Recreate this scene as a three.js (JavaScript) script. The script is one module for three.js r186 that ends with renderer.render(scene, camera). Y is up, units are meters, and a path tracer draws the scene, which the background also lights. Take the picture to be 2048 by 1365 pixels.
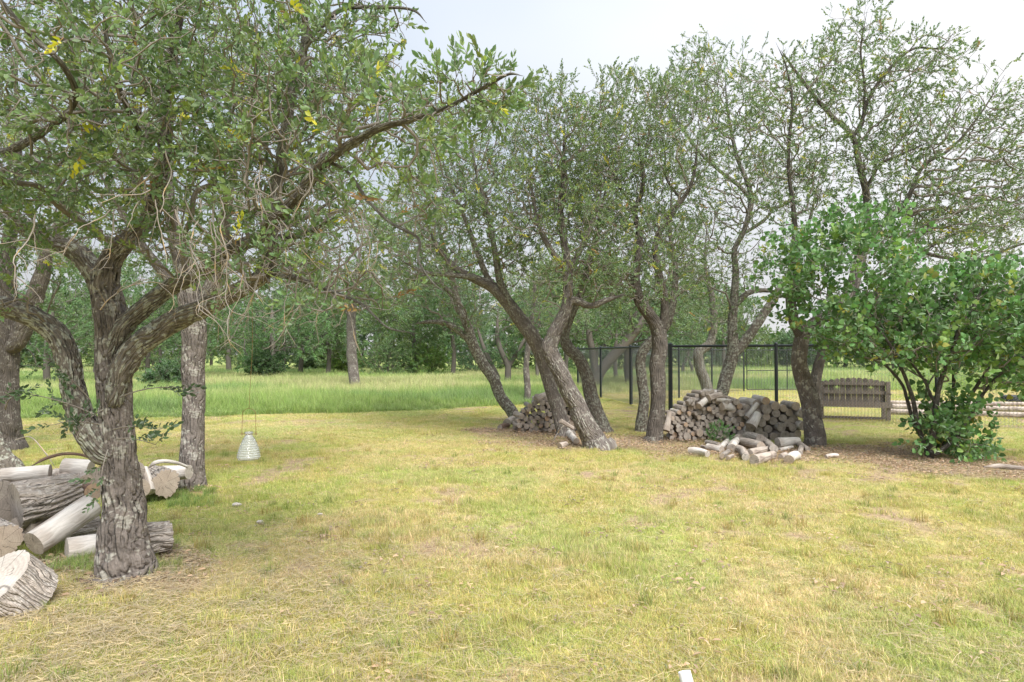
import * as THREE from 'three';
import { mergeGeometries } from 'three/addons/utils/BufferGeometryUtils.js';

// ---------------------------------------------------------------- camera, sky, sun, exposure
const scene = new THREE.Scene();
const FOCAL = 1300, EYE = 1.6, PITCH = Math.atan(25.5 / FOCAL);      // focal length in photograph pixels (2048 x 1365)
const camera = new THREE.PerspectiveCamera(2 * Math.atan(682.5 / FOCAL) * 180 / Math.PI, 2048 / 1365, 0.05, 1200);
camera.position.set(0, EYE, 0);
camera.rotation.x = PITCH;
scene.add(camera);

const renderer = new THREE.WebGLRenderer({ antialias: true });
renderer.toneMapping = THREE.LinearToneMapping;
renderer.toneMappingExposure = 4.55;
renderer.shadowMap.enabled = true;

// ---------------------------------------------------------------- random numbers and noise
function rngOf(seed) { let a = (seed * 2654435761) >>> 0; return () => { a = (a + 0x6D2B79F5) | 0; let t = Math.imul(a ^ (a >>> 15), 1 | a); t = (t + Math.imul(t ^ (t >>> 7), 61 | t)) ^ t; return ((t ^ (t >>> 14)) >>> 0) / 4294967296; }; }
function h3(x, y, z) { let h = Math.imul(x, 374761393) ^ Math.imul(y, 668265263) ^ Math.imul(z, 2147483647 ^ 0x1b873593); h = Math.imul(h ^ (h >>> 13), 1274126177); h ^= h >>> 16; h = Math.imul(h, 0x85ebca6b); return ((h ^ (h >>> 13)) >>> 0) / 4294967296; }
function noise3(x, y, z, px = 0, py = 0) {                            // value noise in 0..1, optionally periodic in x and y
  const i = Math.floor(x), j = Math.floor(y), k = Math.floor(z), fx = x - i, fy = y - j, fz = z - k;
  const u = fx * fx * (3 - 2 * fx), v = fy * fy * (3 - 2 * fy), w = fz * fz * (3 - 2 * fz);
  const m = (n, p) => p ? ((n % p) + p) % p : n;
  const i0 = m(i, px), i1 = m(i + 1, px), j0 = m(j, py), j1 = m(j + 1, py);
  const L = (a, b, t) => a + (b - a) * t;
  return L(L(L(h3(i0, j0, k), h3(i1, j0, k), u), L(h3(i0, j1, k), h3(i1, j1, k), u), v), L(L(h3(i0, j0, k + 1), h3(i1, j0, k + 1), u), L(h3(i0, j1, k + 1), h3(i1, j1, k + 1), u), v), w);
}
function fbm(x, y, z = 0, o = 4, p = 0) { let s = 0, a = 0.5, t = 0; for (let n = 0; n < o; n++) { s += a * noise3(x, y, z + n * 7.3, p, p); t += a; a *= 0.5; x *= 2; y *= 2; z *= 2; p *= 2; } return s / t; }
const clamp = (x, a = 0, b = 1) => Math.min(b, Math.max(a, x));
const smooth = (a, b, x) => { const t = clamp((x - a) / (b - a)); return t * t * (3 - 2 * t); };
const mix = (a, b, t) => a + (b - a) * t;
const mix3 = (a, b, t) => [mix(a[0], b[0], t), mix(a[1], b[1], t), mix(a[2], b[2], t)];
const V = (x, y, z) => new THREE.Vector3(x, y, z);

// ---------------------------------------------------------------- overcast sky (bright, slightly bluer on one side, whiter towards the sun's side)
{
  const W = 512, H = 256, data = new Float32Array(W * H * 4);
  for (let j = 0; j < H; j++) for (let i = 0; i < W; i++) {
    const el = ((j + 0.5) / H - 0.5) * Math.PI, az = ((i + 0.5) / W - 0.5) * 2 * Math.PI;
    const x = Math.cos(el) * Math.cos(az), y = Math.sin(el), z = Math.cos(el) * Math.sin(az);
    const up = Math.max(0, y);
    let L = 0.197 * (0.95 + 0.62 * up);
    const c = fbm(x * 1.6 + 3, z * 1.6 + 5, y * 3.2, 4);
    const side = smooth(-0.35, 0.75, x * 0.8 - z * 0.1 + (c - 0.5) * 0.9);
    L *= 0.81 + 0.27 * side + 0.10 * (c - 0.5);
    const blue = (1 - side) * 1.25 * smooth(0.0, 0.3, up);
    const o = (j * W + i) * 4;
    if (y < 0) L *= 0.55;
    data[o] = L * (1 - 0.17 * blue); data[o + 1] = L * (1 - 0.085 * blue); data[o + 2] = L * (1.01 + 0.03 * blue); data[o + 3] = 1;
  }
  const sky = new THREE.DataTexture(data, W, H, THREE.RGBAFormat, THREE.FloatType);
  sky.mapping = THREE.EquirectangularReflectionMapping; sky.magFilter = sky.minFilter = THREE.LinearFilter; sky.wrapS = THREE.RepeatWrapping; sky.colorSpace = THREE.LinearSRGBColorSpace; sky.needsUpdate = true;
  scene.background = sky; scene.environment = sky;
}
const sun = new THREE.DirectionalLight(new THREE.Color(1.0, 0.96, 0.9), 1.5);
sun.position.set(9, 26, 9); sun.target.position.set(0, 0, -10);
sun.castShadow = true; sun.shadow.radius = 60; sun.shadow.mapSize.set(2048, 2048);
Object.assign(sun.shadow.camera, { left: -40, right: 40, top: 40, bottom: -40, near: 1, far: 120 });
scene.add(sun, sun.target);

// ---------------------------------------------------------------- places: a point of the photograph at a distance in metres along the view
const CP = Math.cos(PITCH), SP = Math.sin(PITCH);
function at(px, py, d) { const x = (px - 1024) / FOCAL, y = (682.5 - py) / FOCAL; const yy = y * CP + SP, zz = -CP + y * SP, k = d / -zz; return V(x * k, EYE + yy * k, -d); }
function onGround(px, py) { const y = (682.5 - py) / FOCAL, yy = y * CP + SP, zz = -CP + y * SP; const d = -EYE / yy * -zz; const p = at(px, py, d); p.y = 0; return p; }

// ---------------------------------------------------------------- naming
const taken = {};
function numbered(n) { const k = taken[n] = (taken[n] ?? -1) + 1; return k ? n + '_' + String(k).padStart(3, '0') : n; }
function shadows(o) { o.castShadow = o.receiveShadow = true; return o; }
function thing(name, label, category, pos = V(0, 0, 0), group) {
  const o = new THREE.Group(); o.name = numbered(name); o.position.copy(pos); o.userData = { label, category }; if (group) o.userData.group = group; scene.add(o); return o;
}
function part(name, geo, m, parent, kind) { const o = shadows(new THREE.Mesh(geo, m)); o.name = name; if (kind) o.userData.kind = kind; parent.add(o); return o; }
function copyOf(o, label, pos, turn = 0, scale = 1) { const c = o.clone(); c.name = numbered(o.name.replace(/_\d{3}$/, '')); c.userData = { ...o.userData, label }; c.position.copy(pos); c.rotation.y = turn; c.scale.setScalar(scale); scene.add(c); return c; }

// ---------------------------------------------------------------- textures
function tex(size, fn, { srgb = false, rep = null } = {}) {           // fn(u, v) -> [r,g,b] linear 0..1 (converted to sRGB when srgb)
  const d = new Uint8Array(size * size * 4), e = (c) => srgb ? (c <= 0.0031308 ? c * 12.92 : 1.055 * Math.pow(c, 1 / 2.4) - 0.055) : c;
  for (let j = 0; j < size; j++) for (let i = 0; i < size; i++) { const c = fn(i / size, j / size), o = (j * size + i) * 4; for (let k = 0; k < 3; k++) d[o + k] = 255 * clamp(e(c[k])); d[o + 3] = 255; }
  const t = new THREE.DataTexture(d, size, size); t.wrapS = t.wrapT = THREE.RepeatWrapping; t.magFilter = THREE.LinearFilter; t.minFilter = THREE.LinearMipmapLinearFilter; t.generateMipmaps = true; if (srgb) t.colorSpace = THREE.SRGBColorSpace; if (rep) t.repeat.set(...rep); t.needsUpdate = true; return t;
}
const crack = (a, w) => Math.exp(-(((a - 0.5) / w) ** 2));
const barkHeight = (u, v) => { const w = (noise3(u * 5, v * 3, 2, 5, 3) - 0.5) * 2.4 + (noise3(u * 12, v * 7, 9, 12, 7) - 0.5) * 1.2, f = u * 16 + w, t = Math.abs(f - Math.round(f)), g = u * 32 - 1.3 * w, t2 = Math.abs(g - Math.round(g)), c = noise3(u * 70, v * 50, 7, 70, 50); return clamp(0.92 - 0.6 * (0.4 + noise3(u * 9, v * 5, 4, 9, 5)) * Math.exp(-((t / 0.17) ** 2)) - 0.3 * noise3(u * 11, v * 9, 6, 11, 9) * Math.exp(-((t2 / 0.2) ** 2)) + 0.15 * (c - 0.5)); };
const barkBump = tex(512, (u, v) => { const h = barkHeight(u, v); return [h, h, h]; });
function barkColour(base, lichen, amount, seed) {
  return tex(512, (u, v) => {
    const f = fbm(u * 24, v * 12, seed, 3, 0), g = noise3(u * 96, v * 48, seed + 2, 96, 48);
    let c = base.map((x) => x * (0.72 + 0.56 * noise3(u * 12, v * 6, seed + 4, 12, 6)) * (0.85 + 0.3 * g));
    const l = smooth(1 - amount, 1 - amount + 0.12, 0.25 * noise3(u * 7, v * 7, seed + 8, 7, 7) + 0.5 * noise3(u * 26, v * 18, seed + 9, 26, 18) + 0.25 * noise3(u * 60, v * 44, seed + 10, 60, 44));
    return mix3(c, lichen.map((x) => x * (0.8 + 0.4 * g)), l * 0.7);
  }, { srgb: true });
}
const barkMat = (base, lichen, amount, seed, bump = 0.02) => new THREE.MeshStandardMaterial({ map: barkColour(base, lichen, amount, seed), bumpMap: barkBump, bumpScale: bump, roughness: 0.95 });
const M = {
  bark: barkMat([0.165, 0.142, 0.128], [0.40, 0.39, 0.345], 0.40, 1),
  barkLichen: barkMat([0.15, 0.13, 0.11], [0.40, 0.41, 0.35], 0.50, 2),
  barkDark: barkMat([0.105, 0.09, 0.078], [0.28, 0.27, 0.235], 0.38, 3),
  barkFar: new THREE.MeshStandardMaterial({ color: new THREE.Color().setRGB(0.13, 0.115, 0.10), roughness: 0.95 }),
  twig: new THREE.MeshStandardMaterial({ map: barkColour([0.19, 0.163, 0.142], [0.33, 0.32, 0.285], 0.42, 4), roughness: 0.95 }),
  deadTwig: new THREE.MeshStandardMaterial({ map: tex(256, (u, v) => { const n = noise3(u * 8, v * 8, 1, 8, 8), o = smooth(0.6, 0.78, noise3(u * 6, v * 6, 4, 6, 6) * 0.7 + noise3(u * 22, v * 22, 6, 22, 22) * 0.3); return mix3([0.285 * (0.6 + 0.7 * n), 0.255 * (0.6 + 0.7 * n), 0.23 * (0.6 + 0.7 * n)], [0.46, 0.29, 0.09], o * 0.7); }, { srgb: true }), roughness: 0.95 }),
  leaf: new THREE.MeshPhysicalMaterial({ vertexColors: true, roughness: 0.95, transmission: 0.48, thickness: 0, clearcoat: 0.45, clearcoatRoughness: 0.42, side: THREE.DoubleSide }),
  grass: new THREE.MeshPhysicalMaterial({ vertexColors: true, roughness: 0.95, transmission: 0.45, thickness: 0, side: THREE.DoubleSide }),
};

// ---------------------------------------------------------------- mesh building
class Tubes {
  constructor() { this.p = []; this.n = []; this.t = []; this.i = []; }
  add(pts, rad, sides, { disp = null, ratio = 1, closeEnd = true } = {}) {
    const N = pts.length; if (N < 2) return this;
    const base = this.p.length / 3; let len = 0, up = null;
    const meanR = rad.reduce((a, b) => a + b, 0) / N, reps = Math.max(1, Math.round(2 * Math.PI * meanR / 0.5 * ratio));
    const T = V(0, 0, 0), B = V(0, 0, 0), Nn = V(0, 0, 0);
    for (let k = 0; k < N; k++) {
      T.subVectors(pts[Math.min(N - 1, k + 1)], pts[Math.max(0, k - 1)]); if (T.lengthSq() < 1e-12) T.set(0, 1, 0); T.normalize();
      if (!up) up = Math.abs(T.y) < 0.9 ? V(0, 1, 0) : V(1, 0, 0);
      Nn.copy(up).addScaledVector(T, -up.dot(T)).normalize(); up.copy(Nn); B.crossVectors(T, Nn);
      if (k) len += pts[k].distanceTo(pts[k - 1]);
      for (let s = 0; s <= sides; s++) {
        const a = (s % sides) / sides * 2 * Math.PI, c = Math.cos(a), q = Math.sin(a);
        const nx = Nn.x * c + B.x * q, ny = Nn.y * c + B.y * q, nz = Nn.z * c + B.z * q;
        const r = rad[k] + (disp ? disp(c, q, len, rad[k]) : 0);
        this.p.push(pts[k].x + nx * r, pts[k].y + ny * r, pts[k].z + nz * r); this.n.push(nx, ny, nz); this.t.push(s / sides * reps, len / 0.5);
      }
    }
    const w = sides + 1;
    for (let k = 0; k < N - 1; k++) for (let s = 0; s < sides; s++) { const a = base + k * w + s, b = a + w; this.i.push(a, a + 1, b, b, a + 1, b + 1); }
    if (closeEnd) { const e = this.p.length / 3, q = pts[N - 1]; this.p.push(q.x, q.y, q.z); this.n.push(T.x, T.y, T.z); this.t.push(0, len / 0.5); for (let s = 0; s < sides; s++) { const a = base + (N - 1) * w + s; this.i.push(a, a + 1, e); } }
    this.last = { base, N, w, sides };
    return this;
  }
  geo(relief = false) {
    const g = new THREE.BufferGeometry(); g.setAttribute('position', new THREE.Float32BufferAttribute(this.p, 3)); g.setAttribute('normal', new THREE.Float32BufferAttribute(this.n, 3)); g.setAttribute('uv', new THREE.Float32BufferAttribute(this.t, 2)); g.setIndex(this.i);
    if (relief) { g.computeVertexNormals(); const n = g.attributes.normal, L = this.last; for (let k = 0; k < L.N; k++) { const a = L.base + k * L.w, b = a + L.sides; const x = n.getX(a) + n.getX(b), y = n.getY(a) + n.getY(b), z = n.getZ(a) + n.getZ(b), l = Math.hypot(x, y, z) || 1; n.setXYZ(a, x / l, y / l, z / l); n.setXYZ(b, x / l, y / l, z / l); } }
    return g;
  }
}
function curve(ps, step) {                                            // ps: [{v, r}] -> evenly spaced points and radii
  if (ps.length === 2) { ps = [ps[0], { v: ps[0].v.clone().lerp(ps[1].v, 0.5), r: (ps[0].r + ps[1].r) / 2 }, ps[1]]; }
  const c = new THREE.CatmullRomCurve3(ps.map((p) => p.v), false, 'centripetal'), n = Math.max(2, Math.round(c.getLength() / step)), out = { pts: [], rad: [] };
  const m = ps.length - 1;
  for (let k = 0; k <= n; k++) { const t = k / n, f = t * m, a = Math.min(m - 1, Math.floor(f)), w = f - a; out.pts.push(c.getPoint(t)); out.rad.push(mix(ps[a].r, ps[a + 1].r, w * w * (3 - 2 * w))); }
  return out;
}
const px = (list) => list.map(([x, y, d, half]) => ({ v: at(x, y, d), r: half * 0.86 * d / FOCAL }));     // half: half the width in photograph pixels

// ---------------------------------------------------------------- leaves
function leafInto(P, C, I, o, dir, side, nrm, len, wid, col, fold) {
  const b = P.length / 3; const pt = (t, s, u) => P.push(o.x + dir.x * t * len + side.x * s * wid + nrm.x * u, o.y + dir.y * t * len + side.y * s * wid + nrm.y * u, o.z + dir.z * t * len + side.z * s * wid + nrm.z * u);
  pt(0, 0, 0); pt(0.3, -0.42, fold); pt(0.3, 0.42, fold); pt(0.68, -0.38, fold * 0.8); pt(0.68, 0.38, fold * 0.8); pt(1, 0, -fold * 0.6); pt(0.45, 0, 0);
  for (let k = 0; k < 7; k++) C.push(...col);
  I.push(b, b + 6, b + 1, b, b + 2, b + 6, b + 1, b + 6, b + 3, b + 6, b + 2, b + 4, b + 6, b + 5, b + 3, b + 6, b + 4, b + 5);
}
function heartInto(P, C, I, o, dir, side, nrm, len, col, fold) {
  const b = P.length / 3, q = [[0, 0], [-0.1, 0.24], [0.08, 0.5], [0.4, 0.5], [0.72, 0.27], [1, 0]]; const pt = (t, s, u) => P.push(o.x + dir.x * t * len + side.x * s * len + nrm.x * u, o.y + dir.y * t * len + side.y * s * len + nrm.y * u, o.z + dir.z * t * len + side.z * s * len + nrm.z * u);
  for (const [t, s] of q) pt(t, s, s * fold - t * t * fold * 0.7); for (const [t, s] of q.slice(1, 5)) pt(t, -s, s * fold - t * t * fold * 0.7);
  for (let k = 0; k < 10; k++) C.push(...col);
  for (const [x, y, z] of [[0, 2, 1], [0, 3, 2], [0, 4, 3], [0, 5, 4], [0, 6, 7], [0, 7, 8], [0, 8, 9], [0, 9, 5]]) I.push(b + x, b + y, b + z);
}
function finish(P, C, I) { const g = new THREE.BufferGeometry(); g.setAttribute('position', new THREE.Float32BufferAttribute(P, 3)); g.setAttribute('color', new THREE.Float32BufferAttribute(C, 3)); g.setIndex(I); g.computeVertexNormals(); return g; }
function sprig(seed, { n = 11, len = 0.17, leaf = 0.041, wide = 0.54, col = [0.165, 0.265, 0.085], heart = false, stem = [0.16, 0.13, 0.10], spread = 1 }) {
  const r = rngOf(seed), P = [], C = [], I = [];
  const axis = []; let p = V(0, 0, 0), d = V(0, 1, 0);
  for (let k = 0; k <= 4; k++) { axis.push(p.clone()); d.x += (r() - 0.5) * 0.5; d.z += (r() - 0.5) * 0.5; d.normalize(); p.addScaledVector(d, len / 4); }
  for (let k = 0; k <= 4; k++) { const w = 0.0022 * (1 - k * 0.18); for (let s = 0; s < 3; s++) { const a = s * 2.0944; P.push(axis[k].x + w * Math.cos(a), axis[k].y, axis[k].z + w * Math.sin(a)); C.push(...stem); } }
  for (let k = 0; k < 4; k++) for (let s = 0; s < 3; s++) { const a = k * 3 + s, b = k * 3 + (s + 1) % 3; I.push(a, b, a + 3, b, b + 3, a + 3); }
  for (let k = 0; k < n; k++) {
    const t = 0.15 + 0.85 * (k + r() * 0.6) / n, q = Math.min(3.999, t * 4), o = axis[Math.floor(q)].clone().lerp(axis[Math.floor(q) + 1], q % 1), a = k * 2.4 + r() * 0.9, tilt = mix(0.95, 0.35, t) + (r() - 0.5) * 0.5;
    const dir = V(Math.cos(a) * Math.sin(tilt) * spread, Math.cos(tilt), Math.sin(a) * Math.sin(tilt) * spread).normalize(), side = V(-Math.sin(a) + (r() - 0.5), (r() - 0.5) * 0.8, Math.cos(a) + (r() - 0.5)); side.addScaledVector(dir, -side.dot(dir)).normalize();
    const nrm = V(0, 0, 0).crossVectors(dir, side), s = 0.7 + 0.6 * r(), b = 0.75 + 0.5 * r(), y = (r() - 0.4) * 0.25, c = [col[0] * b * (1 + y), col[1] * b, col[2] * b * (1 - y * 0.5)];
    if (heart) { o.addScaledVector(dir, leaf * 0.4); heartInto(P, C, I, o, dir, side, nrm, leaf * s, c, leaf * 0.16); } else leafInto(P, C, I, o, dir, side, nrm, leaf * s, leaf * wide * s, c, leaf * 0.09 * (0.4 + r()));
  }
  return finish(P, C, I);
}
const OAK = [1, 2, 3].map((s) => sprig(s, {})), OAKBIG = [11, 12, 13].map((s) => sprig(s, { n: 11, leaf: 0.039, len: 0.15, wide: 0.54 }));
const REDBUD = [21, 22, 23].map((s) => sprig(s, { n: 6, len: 0.26, leaf: 0.06, heart: true, col: [0.098, 0.235, 0.055], spread: 1.6 }));
const FARLEAF = [31, 32].map((s) => sprig(s, { n: 16, len: 0.5, leaf: 0.13, wide: 0.55, col: [0.125, 0.215, 0.07], spread: 1.4 }));
const HERB = [41, 42].map((s) => sprig(s, { n: 12, len: 0.22, leaf: 0.05, wide: 0.6, col: [0.06, 0.17, 0.035] }));

function foliage(name, geos, spots, parent, rnd, tint) {              // spots: [position, direction, scale]
  const up = V(0, 1, 0), q = new THREE.Quaternion(), q2 = new THREE.Quaternion(), m = new THREE.Matrix4(), c = new THREE.Color();
  geos.forEach((g, gi) => {
    const mine = spots.filter((_, k) => k % geos.length === gi); if (!mine.length) return;
    const o = shadows(new THREE.InstancedMesh(g, M.leaf, mine.length)); o.name = name; o.userData.kind = 'stuff';
    mine.forEach(([p, d, s], k) => { q.setFromUnitVectors(up, d); q2.setFromAxisAngle(up, rnd() * 6.283); m.compose(p, q.multiply(q2), V(s, s, s)); o.setMatrixAt(k, m); o.setColorAt(k, c.setRGB(...tint(p, rnd))); });
    parent.add(o);
  });
}
const oakTint = (p, r) => { const k = r(), b = 0.75 + 0.55 * r(); return k < 0.022 ? [3.0 * b, 1.9 * b, 0.35 * b] : k < 0.12 ? [1.45 * b, 1.3 * b, 0.75 * b] : k < 0.128 ? [2.1 * b, 0.8 * b, 0.6 * b] : k < 0.5 ? [0.85 * b, 0.93 * b, 1.05 * b] : [b, b, b]; };
const redbudTint = (p, r) => { const k = r(), b = 0.75 + 0.6 * r(); return k < 0.03 ? [3.2 * b, 1.5 * b, 0.8 * b] : k < 0.2 ? [1.7 * b, 1.3 * b, 1.0 * b] : [b, b, b]; };
const farTint = (w) => (p, r) => { const b = 0.75 + 0.55 * r(); return [w[0] * b * (0.9 + 0.3 * r()), w[1] * b, w[2] * b]; };

// ---------------------------------------------------------------- trees
// limbs: polylines with radii, the trunk first; crown: ellipsoids [x, y, d, half width px, half height px, half depth m, points, leafiness]
function growTree({ name = 'oak_tree', label, category = 'tree', group, base, limbs, crown = [], seed, sprigs = OAK, tint = oakTint, scale = 1, mat = M.bark, cell = 0.03, relief = 0.014, tip = 0.0034, perTip = 2, bf = 0.22, twigMat = M.twig, step = 0.1, world = false, limbMat = null, grain = 0.05, slim = 0.62, minY = 0.25, wiggle = 0.16, droop = 0 }) {
  const r = rngOf(seed), b0 = (base ?? limbs[0][0].v).clone(); b0.y = 0;
  const t = thing(name, label, category, b0, group);
  const X = [], Y = [], Z = [], par = [], pl = [], fix = [], leafy = [], isLimb = [];
  const node = (p, pa, f, lf, lb) => { X.push(p.x); Y.push(p.y); Z.push(p.z); par.push(pa); pl.push(pa < 0 ? 0 : pl[pa] + Math.hypot(p.x - X[pa], p.y - Y[pa], p.z - Z[pa])); fix.push(f); leafy.push(lf); isLimb.push(lb); return X.length - 1; };
  const nearest = (p, wgt) => { let best = -1, bd = 1e9; for (let k = 0; k < X.length; k++) { const dx = X[k] - p.x, dy = Y[k] - p.y, dz = Z[k] - p.z, q = Math.sqrt(dx * dx + dy * dy + dz * dz) + wgt * pl[k]; if (q < bd) { bd = q; best = k; } } return best; };
  limbs.forEach((ls, li) => {
    const lp = ls.map((q) => ({ v: q.v.clone().sub(b0), r: q.r }));
    lp[lp.length - 1].r *= 0.35;
    if (!li) lp.unshift({ v: lp[0].v.clone().add(V(0, -0.3, 0)), r: lp[0].r * 1.1 });
    if (li) { const m = nearest(lp[0].v, 0), N = V(X[m], Y[m], Z[m]).lerp(lp[0].v, 0.25); lp.unshift({ v: N.addScaledVector(lp[1].v.clone().sub(lp[0].v).normalize(), -lp[0].r * 0.7), r: Math.min(lp[0].r * 0.7, fix[m] * 0.6) }); }
    const c = curve(lp, Math.max(cell * 1.2, 0.012));
    const sd = seed * 13.7 + li * 5.1, R0 = c.rad[0];
    const wx = (q) => noise3(q, sd, 1) - noise3(0, sd, 1), wz = (q) => noise3(q, sd, 2) - noise3(0, sd, 2);
    let s = 0; c.pts.forEach((p, k) => { if (k) s += p.distanceTo(c.pts[k - 1]); const w = c.rad[k] * 0.28 * smooth(0, 0.4, s); p.x += wx(s * 2.4) * w; p.z += wz(s * 2.4) * w; if (slim) c.rad[k] *= mix(1, slim, smooth(2.2, 5, p.y)); });
    const sides = clamp(Math.round(2 * Math.PI * R0 / cell), 8, 90);
    const disp = relief ? (cx, cy, l, rr) => {
      const nr = Math.max(5, Math.round(2 * Math.PI * R0 * 0.8 / grain)), th = Math.atan2(cy, cx) / 6.28318 * nr;
      const w1 = (noise3(cx * 2.6 + sd, cy * 2.6, l * 3.2) - 0.5) * 3.4 + (noise3(cx * nr * 0.22 + sd, cy * nr * 0.22, l * 11) - 0.5) * 1.7, u1 = th + w1, t1 = Math.abs(u1 - Math.round(u1)), dp = 0.35 + 0.9 * noise3(cx * nr * 0.2 + 3, cy * nr * 0.2 + sd, l * 7);
      const u2 = 2 * th - 1.4 * w1 + 0.3, t2 = Math.abs(u2 - Math.round(u2)), d2 = smooth(0.5, 0.7, noise3(cx * nr * 0.2 + 9, cy * nr * 0.2 + sd, l * 9));
      const lump = (noise3(cx * 1.3 + sd, cy * 1.3, l * 2.2) - 0.5) * rr * 0.16;
      const root = li ? 0 : rr * 0.35 * Math.max(0, noise3(cx * 2.1 + sd, cy * 2.1, 4) - 0.42) * (1 - smooth(0, 0.45, l));
      return root + lump - Math.min(relief, rr * 0.2) * (dp * Math.exp(-((t1 / 0.17) ** 2)) + 0.7 * d2 * Math.exp(-((t2 / 0.2) ** 2)));
    } : null;
    const tb = new Tubes().add(c.pts, c.rad, sides, { disp });
    part(li ? 'limb' : 'trunk', tb.geo(true), li && limbMat ? limbMat : mat, t);
    let prev = li ? nearest(c.pts[0], 0) : -1, acc = 0;
    c.pts.forEach((p, k) => { acc += k ? p.distanceTo(c.pts[k - 1]) : 1; if (acc > step * 0.8 || k === c.pts.length - 1) { prev = node(p, prev, c.rad[k], 0, li + 1); acc = 0; } });
  });
  const limbCount = X.length;
  // points the twigs reach for
  const want = [];
  for (const [cx, cy, d, hw, hh, hd, n, lf = 1] of crown) {
    const o = world ? V(cx, cy, d).sub(b0) : at(cx, cy, d).sub(b0), sx = world ? hw : hw * d / FOCAL, sy = world ? hh : hh * d / FOCAL;
    let cc = null, cs = 0;
    for (let k = 0; k < n; k++) {
      let x, y, z, q; do { x = r() * 2 - 1; y = r() * 2 - 1; z = r() * 2 - 1; q = x * x + y * y + z * z; } while (q > 1 || q < 0.08 * r());
      let p = V(o.x + x * sx, o.y + y * sy, o.z + z * hd);
      if (k % 11 === 0) { cc = p.clone(); cs = Math.min(sx, sy, hd) * (0.22 + 0.22 * r()); } else if (r() < 0.78) p = cc.clone().add(V((r() + r() - 1) * cs * 1.4, (r() + r() - 1) * cs, (r() + r() - 1) * cs * 1.4)); if (p.y < minY) continue;
      let bd = 1e9; for (let m = 0; m < limbCount; m += 2) { const e = (X[m] - p.x) ** 2 + (Y[m] - p.y) ** 2 + (Z[m] - p.z) ** 2; if (e < bd) bd = e; }
      want.push([bd, p, lf]);
    }
  }
  want.sort((a, b) => a[0] - b[0]);
  for (const [, p, lf] of want) {
    const n0 = nearest(p, bf), N = V(X[n0], Y[n0], Z[n0]), pa = par[n0]; const D = N.distanceTo(p); if (D < 0.02) continue;
    const dir = pa >= 0 ? V(N.x - X[pa], N.y - Y[pa], N.z - Z[pa]).normalize() : V(0, 1, 0);
    const ctl = N.clone().lerp(p, 0.45).addScaledVector(dir, D * 0.22).add(V((r() - 0.5) * D * wiggle * 2, (r() - 0.5) * D * wiggle * 2 - droop * D, (r() - 0.5) * D * wiggle * 2));
    const k = Math.max(1, Math.round(D / step)); let prev = n0;
    for (let m = 1; m <= k; m++) { const u = m / k, a = (1 - u) * (1 - u), bq = 2 * u * (1 - u), cq = u * u; const j = m < k ? Math.min(0.03, D * 0.05) : 0; prev = node(V(N.x * a + ctl.x * bq + p.x * cq + (r() - 0.5) * j, N.y * a + ctl.y * bq + p.y * cq + (r() - 0.5) * j, N.z * a + ctl.z * bq + p.z * cq + (r() - 0.5) * j), prev, -1, lf, 0); }
  }
  // thickness by the pipe model
  const n = X.length, E = 2.15, acc = new Float64Array(n), R = new Float64Array(n), kids = new Int32Array(n), main = new Int32Array(n).fill(-1), tipE = Math.pow(tip, E);
  for (let k = n - 1; k >= 0; k--) { R[k] = fix[k] >= 0 ? fix[k] : Math.pow(Math.max(acc[k], tipE), 1 / E); const p = par[k]; if (p >= 0) { acc[p] += Math.pow(R[k], E) * 1.02; kids[p]++; } }
  for (let k = 1; k < n; k++) if (fix[k] < 0 && par[k] >= 0) R[k] = Math.min(R[k], R[par[k]] * (fix[par[k]] >= 0 ? 0.62 : 0.99));
  for (let k = n - 1; k > 0; k--) { if (fix[k] >= 0) continue; const p = par[k]; if (p >= 0 && (main[p] < 0 || R[k] > R[main[p]])) main[p] = k; }
  const tb = new Tubes();
  for (let k = 0; k < n; k++) {
    if (fix[k] >= 0) continue; const p = par[k]; if (fix[p] < 0 && main[p] === k) continue;
    const pts = [V(X[p], Y[p], Z[p])], rad = [Math.min(R[k] * 1.15, R[p])]; let q = k;
    while (q >= 0) { pts.push(V(X[q], Y[q], Z[q])); rad.push(R[q]); q = main[q]; }
    rad[rad.length - 1] *= 0.6;
    tb.add(pts, rad, R[k] < 0.006 ? 3 : R[k] < 0.018 ? 4 : R[k] < 0.04 ? 6 : 9, { closeEnd: R[k] > 0.01 });
  }
  if (tb.p.length) part('branches', tb.geo(), twigMat, t, 'stuff');
  const spots = [];
  for (let k = limbCount; k < n; k++) {
    const thin = R[k] < tip * 2.6; if (!leafy[k] || (!thin && kids[k])) continue;
    const p = par[k], d0 = V(X[k] - X[p], Y[k] - Y[p], Z[k] - Z[p]).normalize(); let m = kids[k] ? (r() < 0.55 ? 1 : 0) : perTip;
    for (let j = 0; j < m; j++) { if (r() > leafy[k]) continue; const d = d0.clone().multiplyScalar(0.8).add(V((r() - 0.5) * 1.5, (r() - 0.5) * 1.3 + 0.3, (r() - 0.5) * 1.5)).normalize(); spots.push([V(X[k], Y[k], Z[k]), d, scale * (0.7 + 0.55 * r())]); }
  }
  foliage('foliage', sprigs, spots, t, r, tint);
  t.userData.stat = undefined; delete t.userData.stat;
  stats.push([t.name, n, spots.length, tb.i.length / 3]);
  return t;
}
const stats = [];

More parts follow.
